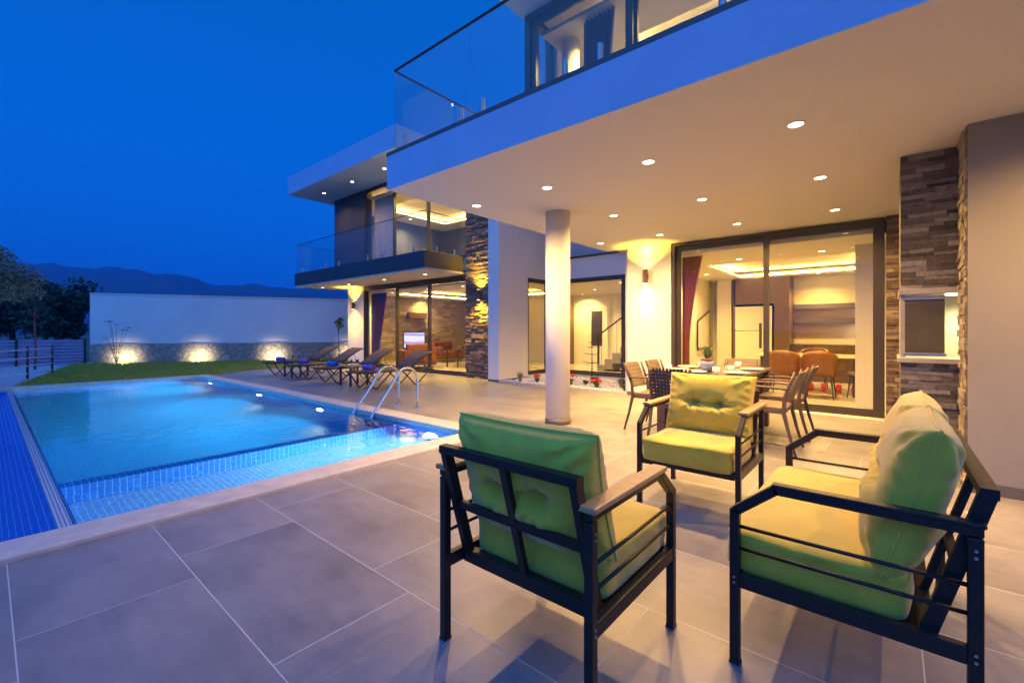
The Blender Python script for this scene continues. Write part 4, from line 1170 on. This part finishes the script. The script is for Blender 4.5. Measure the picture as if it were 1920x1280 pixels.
# ================================================================== GRAVEL GARDEN
struct(MB().box(8.0, 10.17, 3.86, 7.19, -0.05, 0.01).build("gravel_bed", "coping"))
struct(MB().box(7.985, 8.035, 3.87, 7.18, -0.04, 0.045).build("kerb", "coping", bevel=0.004))
pb = MB()
for k in range(3200):
    x = random.uniform(8.05, 10.1); y = random.uniform(3.9, 7.15); r_ = random.uniform(0.014, 0.038)
    pb.ico((x, y, 0.02+r_*0.2), r_, (random.uniform(.8,1.2), random.uniform(.8,1.2), 0.6))
stuff(pb.build("pebbles", "pebble"), "white pebbles filling the garden bed under the windows", "pebbles")

def leaves(mb, n, fn, size, aspect=0.45):
    for _ in range(n):
        c_ = Vector(fn()); 
        a = Vector((random.gauss(0,1), random.gauss(0,1), random.gauss(0,0.7))).normalized(); b = a.cross(Vector((random.gauss(0,1), random.gauss(0,1), random.gauss(0,1)))).normalized()
        s_ = size*random.uniform(0.6, 1.3)
        mb.add([c_-a*s_, c_-b*s_*aspect, c_+a*s_, c_+b*s_*aspect], [(0,1,2,3)])
    return mb
def small_plant(name, label, loc, h, m, kind="spiky", petals=0, group="small plants in the gravel garden", n=40, spread=0.5):
    t = thing(name, label, "plant", loc, 0, group)
    mb = MB()
    for k in range(n):
        a = random.uniform(0, 2*PI); s_ = random.uniform(0.1, 1)*spread; L = h*random.uniform(0.6, 1.0)
        dx, dy = math.cos(a), math.sin(a)
        b0 = Vector((0.02*dx, 0.02*dy, 0)); m_ = b0 + Vector((dx*s_*0.45*L, dy*s_*0.45*L, L*0.6)); tip = b0 + Vector((dx*s_*L, dy*s_*L, L*(1-0.3*s_)))
        w_ = Vector((-dy, dx, 0))*h*0.05
        mb.add([b0-w_, b0+w_, m_+w_, m_-w_, tip], [(0,1,2,3),(3,2,4)])
    mb.build("foliage", m, t)
    if petals:
        pm = MB()
        for k in range(petals):
            a = random.uniform(0, 2*PI); r_ = random.uniform(0, h*spread*0.8)
            c_ = (r_*math.cos(a), r_*math.sin(a), h*random.uniform(0.75, 1.05))
            leaves(pm, 6, lambda: (c_[0]+random.gauss(0,.012), c_[1]+random.gauss(0,.012), c_[2]+random.gauss(0,.01)), 0.022, 0.8)
        pm.build("flowers", "petal", t)
    return t
small_plant("agave", "upright spiky green plant at the foot of the white wall end", (8.12, 6.62, 0.03), 0.30, "leafolive", n=26, spread=0.5)
small_plant("geranium", "red flowering plant left of the round column", (8.35, 6.30, 0.03), 0.17, "leafgreen", petals=22, spread=0.8)
small_plant("geranium", "red flowering plant just right of the round column", (8.42, 5.42, 0.03), 0.22, "leafgreen", petals=16, spread=0.8)
small_plant("geranium", "low red flowers in the middle of the gravel bed", (8.33, 4.72, 0.03), 0.17, "leafgreen", petals=26, spread=0.9)
small_plant("shrub", "leafy yellow green shrub next to the warm lit wall", (8.75, 4.35, 0.03), 0.26, "leafolive", n=90, spread=0.8)
small_plant("shrub", "low dark shrub at the garden corner by the warm lit wall", (8.3, 4.05, 0.03), 0.17, "leafgreen", n=70, spread=1.0)
small_plant("shrub", "low green clump around the little conifer", (9.0, 5.15, 0.03), 0.22, "leafgreen", n=90, spread=1.1)
small_plant("shrub", "tiny dark clump between the red flowers", (8.7, 5.2, 0.03), 0.14, "leafdark", n=60, spread=1.1)
cf = thing("conifer", "small tiered conifer growing in the white gravel", "tree", (9.1, 5.28, 0.02))
MB().tube([(0,0,0),(0.01,0,0.5),(0,0,0.98)], [0.018,0.012,0.005], 8).build("trunk", "bark", cf, smooth=True)
cm = MB()
for zt, rad, nb in ((0.22,0.34,7),(0.46,0.30,7),(0.66,0.22,6),(0.82,0.14,5),(0.94,0.07,4)):
    for k in range(nb):
        a = 2*PI*k/nb + zt*7; dx, dy = math.cos(a), math.sin(a)
        for q in range(26):
            s_ = (q+0.5)/26*rad; c_ = Vector((dx*s_, dy*s_, zt - 0.1*s_ + 0.35*s_*s_/rad))
            for side in (-1, 1):
                n_ = Vector((-dy*side, dx*side, 0.35)); tip = c_ + n_*0.05*(1.1-s_/rad) + Vector((dx, dy, 0))*0.02
                cm.add([c_-Vector((dx,dy,0))*0.006, c_+Vector((dx,dy,0))*0.006, tip], [(0,1,2)])
cm.build("crown", "leafdark", cf)

# ================================================================== INTERIOR THINGS
def curtain(label, m, pts, z0, z1, waves=9, amp=0.03, taper=None):
    """pts = (p, q) horizontal endpoints"""
    p_, q_ = Vector((*pts[0], 0)), Vector((*pts[1], 0)); dv = q_-p_; nn = Vector((-dv.y, dv.x, 0)).normalized()
    def f(i, j):
        w = 1.0 if taper is None else taper(j)
        pt = p_ + dv*(i*w) + nn*amp*math.sin(i*waves*2*PI); return (pt.x, pt.y, z0+(z1-z0)*j)
    o = MB().surf(f, 90, 14).build("curtain", m, smooth=True, solid=0.006)
    return tag(o, label, "curtain")
curtain("rust red curtain gathered at the left of the kitchen door", "rust", ((8.33,2.93),(8.33,2.62)), 0.03, 2.58, 6, 0.03, lambda j: 0.42+0.75*max(0, (j-0.35)/0.65)**1.6 if j > 0.35 else 0.42)
curtain("plum curtain at the left of the living room door", "plum", ((8.72,13.75),(8.72,12.85)), 0.03, 2.52, 8, 0.04, lambda j: 0.55+0.45*max(0, (j-0.3)/0.7))
curtain("white curtain behind the upper balcony window", "whitecurtain", ((8.78,13.7),(8.78,12.5)), 3.22, 5.77, 9, 0.04)
curtain("dark blue curtain in the upper terrace room", "bluewall", ((5.72,3.45),(5.72,2.95)), 3.22, 5.77, 7, 0.04, lambda j: 0.6+0.4*j)
# kitchen
fr = thing("fridge", "tall cream two-door fridge in a dark cabinet niche", "fridge", (13.12, 2.70, 0))
MB().box(-0.30, 0.33, -0.42, 0.42, 0.05, 1.86).build("body", "fridge", fr, bevel=0.01)
MB().box(-0.34, -0.302, -0.42, 0.42, 1.24, 1.86).build("door", "fridge", fr, bevel=0.008)
MB().box(-0.34, -0.302, -0.42, 0.42, 0.07, 1.22).build("door", "fridge", fr, bevel=0.008)
cab = thing("kitchen_cabinet", "dark walnut tall cabinet surround around the fridge", "cabinet", (13.15, 2.70, 0))
MB().box(-0.33, 0.33, -0.47, 0.47, 1.92, 2.59).build("top_cupboard", "brownwood", cab)
MB().box(-0.33, 0.33, -0.80, -0.47, 0, 2.59).build("side_cupboard", "brownwood", cab)
MB().box(-0.33, 0.33, 0.43, 0.49, 0, 2.59).build("side_panel", "brownwood", cab)
ct = thing("kitchen_counter", "kitchen counter with dark worktop under the shelves", "counter", (13.2, 1.0, 0))
MB().box(-0.28, 0.28, -1.0, 0.88, 0, 0.86).build("cupboards", "brownwood", ct)
MB().box(-0.31, 0.28, -1.0, 0.88, 0.861, 0.90).build("worktop", "greyshelf", ct)
MB().box(0.285, 0.298, -1.0, 0.88, 0.901, 2.2).build("splashback", "splash", ct)
for z, lab in ((1.42, "lower grey wall shelf above the kitchen counter"), (1.78, "upper grey wall shelf above the kitchen counter")):
    o = MB().box(13.30, 13.484, 0.55, 1.88, z, z+0.12).build("wall_shelf", "greyshelf"); tag(o, lab, "shelf", "grey kitchen shelves")
o = MB().box(13.25, 13.30, 0.02, 0.55, 1.50, 1.53).build("strip_light", "undercab"); tag(o, "bright strip light above the kitchen counter's right end", "light")
spot("spot", None, (13.0, 0.35, 1.45), (0.6,0,-1), 14, (1,0.9,0.75), 150, 0.9, 0.05)
fp = thing("framed_panel", "white panel in a thick black frame on the kitchen's left wall", "picture", (12.5, 3.84, 0.75))
MB().prism([(-0.50,0),(0.50,0),(0.50,1.05),(-0.50,0.75)], 'y', -0.02, 0.0).build("frame", "dark", fp)
MB().prism([(-0.46,0.04),(0.46,0.04),(0.46,1.0),(-0.46,0.71)], 'y', -0.026, -0.021).build("panel", "china", fp)
hpart("interior_wall", "interior", [(12.9, 13.49, 3.24, 3.60, 0, 2.6)])
it = thing("indoor_table", "indoor dining table with honey stone top behind the glass", "table", (10.7, 1.15, 0))
MB().box(-0.5, 0.5, -0.75, 0.95, 0.72, 0.76).build("tabletop", "splash", it, bevel=0.005)
for sx in (-1, 1):
    for sy in (-0.65, 0.85): MB().box(sx*0.42-0.03, sx*0.42+0.03, sy-0.03, sy+0.03, 0, 0.72).build("leg", "dark", it)
def tub_chair(label, m, loc, rz, group):
    t = thing("tub_chair", label, "chair", loc, rz, group)
    MB().box(-0.22, 0.22, -0.22, 0.22, 0.40, 0.48).build("seat", m, t, bevel=0.02)
    def f(i, j):
        a = PI*(1.05+0.9*i); return (0.25*math.cos(a), 0.25*math.sin(a)-0.02, 0.42+ (0.44-0.10*abs(2*i-1)**2)*j)
    MB().surf(f, 20, 8).build("backrest", m, t, smooth=True, solid=0.05)
    for sx in (-1, 1):
        for sy in (-1, 1): MB().tube([(sx*0.18, sy*0.18, 0.40), (sx*0.22, sy*0.22, 0)], [0.016, 0.010], 8).build("leg", "dark", t)
    return t
tg = "chairs around the indoor dining table"
tub_chair("orange leather chair at the indoor table, back to the glass, left one", "orange", (9.85, 1.55, 0.012), R(-90), tg)
tub_chair("orange leather chair at the indoor table, back to the glass, right one", "orange", (9.85, 0.98, 0.012), R(-90), tg)
tub_chair("umber leather chair at the indoor table by the cream inner column", "umber", (10.2, 0.30, 0.012), R(-30), tg)
tub_chair("orange leather chair on the far side of the indoor table", "orange", (11.5, 1.25, 0.012), R(90), tg)
for k, (x, y) in enumerate(((11.0,1.25),(11.0,1.03),(11.0,0.79),(11.0,0.54))):
    o = MB().lathe([(0.0,0),(0.05,0),(0.055,0.07),(0.04,0.15),(0.0,0.15)], (x,y,0.012), 16).build("lantern", "red", smooth=True)
    o["label"] = "small red lantern on the floor under the indoor table"; o["category"] = "lantern"; o["group"] = "red lanterns behind the indoor chairs"
for x, y in ((11.0,1.25),(11.0,1.03),(11.0,0.79),(11.0,0.54)):
    pass
# living room
tv = thing("television", "lit flat television showing a white and violet swirl", "television", (11.1, 14.50, 0.56))
MB().box(-0.52, 0.52, 0.0, 0.04, 0.0, 0.62).build("casing", "dark", tv, bevel=0.006)
MB().add([(-0.50,-0.003,0.02),(0.50,-0.003,0.02),(0.50,-0.003,0.60),(-0.50,-0.003,0.60)], [(0,1,2,3)]).build("screen", "screen", tv)
o = MB().box(10.7, 11.8, 14.25, 14.56, 0.30, 0.52).build("television_stand", "brownwood", bevel=0.005); tag(o, "low walnut stand under the television", "cabinet")
o = MB().box(10.75, 11.65, 14.36, 14.55, 1.72, 1.98).build("air_conditioner", "umber", bevel=0.02); tag(o, "dark wall unit on the stone wall above the television", "air conditioner")
def sofa_in(label, loc, rz, w, m, group):
    t = thing("indoor_sofa", label, "sofa", loc, rz, group)
    MB().box(-w/2, w/2, -0.38, 0.38, 0.10, 0.42).build("seat", m, t, bevel=0.04)
    MB().box(-w/2, w/2, -0.42, -0.24, 0.20, 0.82).build("backrest", m, t, bevel=0.05)
    for sx in (-1, 1): MB().box(sx*w/2-0.08, sx*w/2+0.08, -0.40, 0.38, 0.10, 0.60).build("armrest", m, t, bevel=0.04)
    for sx in (-1, 1):
        for sy in (-1, 1): MB().tube([(sx*(w/2-0.1), sy*0.3, 0.12), (sx*(w/2-0.1), sy*0.3, 0.012)], 0.015, 8).build("leg", "dark", t)
sofa_in("orange armchair with its back to the glass, in front of the television", (9.45, 12.2, 0), R(-20), 0.95, "orange", "orange seats in the living room")
sofa_in("orange armchair against the stone wall beside the dark console table", (12.1, 13.7, 0), R(180), 1.1, "orange", "orange seats in the living room")
t = thing("console_table", "thin dark table in front of the orange armchair in the living room", "table", (10.2, 11.2, 0))
MB().box(-0.1, 1.0, -0.3, 0.3, 0.56, 0.60).build("tabletop", "dark", t)
for x in (-0.06, 0.96):
    for y in (-0.26, 0.26): MB().box(x-0.02, x+0.02, y-0.02, y+0.02, 0.012, 0.56).build("leg", "dark", t)
# hall: door, staircase, chair
dt = thing("inner_door", "white inner door with a dark glass panel at the back of the hall", "door", (14.28, 8.05, 0))
MB().box(-0.03, 0.0, -0.50, 0.50, 0, 2.12).build("door_frame", "fridge", dt); MB().box(-0.06, -0.031, -0.42, 0.42, 0.01, 2.05).build("door_leaf", "interior", dt)
MB().box(-0.07, -0.061, -0.22, 0.22, 0.70, 1.95).build("glass_panel", "dark", dt)
o = MB().box(14.0, 14.28, 9.05, 9.55, 0.012, 2.2).build("wardrobe", "brownframe"); tag(o, "dark tall wardrobe beside the inner door", "wardrobe")
st = thing("staircase", "indoor staircase with thin dark metal banister behind the wide window", "staircase", (12.2, 6.9, 0))
sm_ = MB(); nst = 10
for k in range(nst): sm_.box(0, 1.0, -0.26*(k+1), -0.26*k, 0.0 if k == 0 else 0.19*k-0.12, 0.19*(k+1))
sm_.build("steps", "pier", st)
rl = MB()
rl.bar((0.04, -0.1, 0.95+0.19), (0.04, -0.26*nst, 0.95+0.19*nst), 0.04, 0.04)
rl.build("banister_rail", "dark", st)
for k in range(nst):
    y = -0.13-0.26*k; MB().tube([(0.04, y, 0.19*(k+1)), (0.04, y, 0.19*(k+1)+0.93)], 0.008, 6).build("baluster", "dark", st)
MB().box(0.02, 0.07, -0.05, 0.0, 0.012, 1.15).build("newel_post", "dark", st)
tub_chair("dark brown chair seen through the narrow window", "umber", (10.9, 9.6, 0.012), R(120), "lone chair in the hall")
# upper wing bed
bd = thing("bed", "bed with a cream padded headboard in the upper wing room", "bed", (11.6, 12.4, 3.2))
MB().box(-0.9, 0.9, -1.0, 1.0, 0, 0.5).build("mattress", "china", bd, bevel=0.05)
MB().box(-0.9, 0.9, 1.0, 1.12, 0, 1.1).build("headboard", "fridge", bd, bevel=0.03)

# ================================================================== GARDEN: walls, fence, trees
P0 = Vector((2.5, 22.5, 0)); DW = Vector((5.1, -2.7, 0)).normalized(); NW = Vector((DW.y, -DW.x, 0))   # NW points to the pool
def wallbox(mb, a, b, z0, z1, t0, t1):
    """a..b along the wall; t0..t1 offset along NW"""
    pts = [P0+DW*a+NW*t0, P0+DW*b+NW*t0, P0+DW*b+NW*t1, P0+DW*a+NW*t1]
    return mb.prism([(p.x, p.y) for p in pts], 'z', z0, z1)
gw = thing("garden_wall", "long white garden wall on a rubble stone base across the lawn", "wall")
wallbox(MB(), 0, 16, 0.75, 2.60, -0.25, -0.05).build("white_wall", "garden", gw)
wallbox(MB(), 0, 16, 2.602, 2.64, -0.28, -0.02).build("wall_cap", "garden", gw)
wallbox(MB(), 0, 16, -0.05, 0.748, -0.30, 0.0).build("stone_base", "rubble", gw)
ul = None
for k, (px, lab) in enumerate(((235, "ground spotlight at the stone wall, nearest the slatted fence"), (375, "ground spotlight at the stone wall, second from the fence"),
                               (513, "ground spotlight at the stone wall behind the farthest lounger"), (655, "ground spotlight at the stone wall hidden beside the far wall end"))):
    kk = (px-960)/838
    # intersect view ray with wall line
    rd = Vector((0.7633+0.6461*kk, 0.6461-0.7633*kk, 0))
    det = rd.x*(-DW.y) + rd.y*DW.x
    s_ = (P0.x*(-DW.y) + P0.y*DW.x)/det
    wp = rd*s_ + NW*0.50
    if ul is None:
        ul = thing("ground_spotlight", lab, "garden light", (wp.x, wp.y, 0), 0, "uplights along the stone wall")
        MB().lathe([(0.0,0.0),(0.05,0.0),(0.05,0.05),(0.04,0.05),(0.04,0.02),(0.0,0.02)], seg=16).build("lamp_body", "dark", ul)
        MB().lathe([(0.0,0.035),(0.038,0.035)], seg=16).build("lens", "golden", ul)
        nn = -NW
        spot("spot", ul, (0,0,0.16), (nn.x*0.9, nn.y*0.9, 0.03), K_UP, (1.0, 0.80, 0.45), 128, 1.0, 0.03)
    else:
        o = dup(ul, (wp.x, wp.y, 0), 0, lab)

# louvre fence
fn = thing("slatted_fence", "lilac grey horizontal slat fence at the garden's left end", "fence")
f0 = Vector((2.40, 22.7, 0)); f1 = Vector((-6.0, 25.2, 0)); fd = (f1-f0).normalized()
nsl = 8
sl = MB()
for k in range(nsl):
    z = 0.02+0.115*k
    sl.bar(f0+Vector((0,0,z+0.045)), f1+Vector((0,0,z+0.045)), 0.02, 0.085)
sl.build("slat_panel", "fence", fn)
for k in range(6):
    pt = f0.lerp(f1, k/5); MB().box(pt.x-0.03, pt.x+0.03, pt.y-0.06, pt.y-0.01, -0.01, 0.95).build("post", "dark", fn)
# white railing
wr_ = thing("garden_railing", "white four-bar garden railing beside the path at the pool's far corner", "railing")
r0 = Vector((0.10, 15.3, 0)); r1 = Vector((1.30, 18.6, 0)); 
for z in (0.10, 0.30, 0.50, 0.72):
    MB().tube([r0+Vector((0,0,z+0.05)), r1+Vector((0,0,z))], 0.018, 8).build("rail", "whiterail", wr_, smooth=True)
for q in (0.02, 0.52, 0.98):
    pt = r0.lerp(r1, q); MB().tube([pt, pt+Vector((0,0,0.82))], 0.025, 10).build("post", "dark", wr_, smooth=True)

def tree(name, label, loc, h, crown_c, crown_r, n, m, size, trunk_r=0.06, group=None, lobes=9, bark="bark", cat="tree"):
    t = thing(name, label, cat, loc, random.uniform(0, 6), group)
    tr = MB()
    cz = crown_c
    tr.tube([(0,0,0),(0.02,0.01,h*0.25),(-0.02,0.02,cz*0.8),(0,0,cz)], [trunk_r, trunk_r*0.8, trunk_r*0.6, trunk_r*0.4], 10)
    lob = []
    for k in range(lobes):
        a = random.uniform(0, 2*PI); el = random.uniform(-0.7, 1.0); q = random.uniform(0.35, 0.8)
        c_ = Vector((crown_r[0]*q*math.cos(a), crown_r[1]*q*math.sin(a), cz + crown_r[2]*el*0.75))
        lob.append((c_, random.uniform(0.3, 0.5)))
        tr.tube([(0,0,cz*0.75), c_*0.5+Vector((0,0,cz*0.42)), c_], [trunk_r*0.4, trunk_r*0.25, trunk_r*0.08], 6)
    tr.build("trunk", bark, t, smooth=True)
    cm = MB()
    def pt():
        c_, r_ = random.choice(lob)
        v = Vector((random.gauss(0,1), random.gauss(0,1), random.gauss(0,1))).normalized()*(random.random()**0.45)
        return c_ + Vector((v.x*crown_r[0]*r_*1.3, v.y*crown_r[1]*r_*1.3, v.z*crown_r[2]*r_))
    leaves(cm, n, pt, size, 0.4)
    cm.build("crown", m, t)
    return t
tree("olive_tree", "small grey green tree with a thin dark trunk at the left end of the pool", (0.15, 15.0, 0), 3.2, 2.45, (0.95, 0.95, 0.8), 5200, "leafolive", 0.045, 0.045, lobes=12)
tree("dense_tree", "dark tree beyond the slatted fence, behind the small grey green tree", (-0.6, 29.0, 0), 3.6, 2.2, (1.9, 1.7, 1.6), 5200, "leafdark", 0.13, 0.12, "dark trees beyond the fence", 14)
tree("dense_tree", "dark tree beyond the slatted fence, the one in the middle", (0.75, 28.0, 0), 3.6, 2.2, (1.5, 1.5, 1.55), 5200, "leafdark", 0.13, 0.12, "dark trees beyond the fence", 14)
tree("dense_tree", "dark tree beyond the slatted fence, touching the white wall's end", (2.0, 27.0, 0), 3.3, 1.95, (1.25, 1.2, 1.45), 4200, "leafdark", 0.13, 0.12, "dark trees beyond the fence", 12)
tree("young_tree", "young tree with a reddish trunk standing at the slatted fence", (1.05, 20.9, 0), 2.2, 2.1, (0.45, 0.45, 0.45), 420, "leafdark", 0.06, 0.035, bark="redbark", lobes=6)
tree("young_palm", "slim young tree on the lawn next to the far wall end", (8.7, 16.0, 0), 1.9, 1.55, (0.25, 0.25, 0.25), 260, "leafgreen", 0.05, 0.02, lobes=6)
pl2 = thing("garden_plant", "sparse tall plant with a few dark leaves at the white wall's left end", "plant", (3.1, 21.4, 0))
sm2 = MB(); lf2 = MB()
for k in range(7):
    a = random.uniform(0, 2*PI); hx = random.uniform(0.1, 0.65); z_ = random.uniform(0.9, 1.75)
    tip = Vector((hx*math.cos(a)*1.0, hx*math.sin(a), z_))
    sm2.tube([(0,0,0), tip*0.5+Vector((0,0,0.15)), tip], [0.008,0.006,0.004], 6)
    for q in range(5):
        aa = random.uniform(0, 2*PI); dv = Vector((math.cos(aa), math.sin(aa), -0.2))*0.17; wv = Vector((-math.sin(aa), math.cos(aa), 0))*0.05
        lf2.add([tip, tip+dv*0.5+wv, tip+dv, tip+dv*0.5-wv], [(0,1,2,3)])
sm2.build("stem", "leafdark", pl2); lf2.build("foliage", "leafdark", pl2)

for o in COL.objects:
    if o.type == 'MESH' and o.parent is None and "label" not in o and "kind" not in o:
        print("UNTAGGED", o.name)

# evening air between the garden and the hills
hz, ht, ho = nt("evening haze")
pv = ht.nodes.new("ShaderNodeVolumePrincipled"); pv.inputs["Density"].default_value = 0.0008
pv.inputs["Color"].default_value = (0.12, 0.42, 1.0, 1); pv.inputs["Anisotropy"].default_value = 0.0
ht.links.new(pv.outputs[0], ho.inputs["Volume"])
stuff(MB().box(-1700, 1700, -1700, 1900, -3, 180).build("haze", hz), "thin blue evening haze over the valley", "haze")
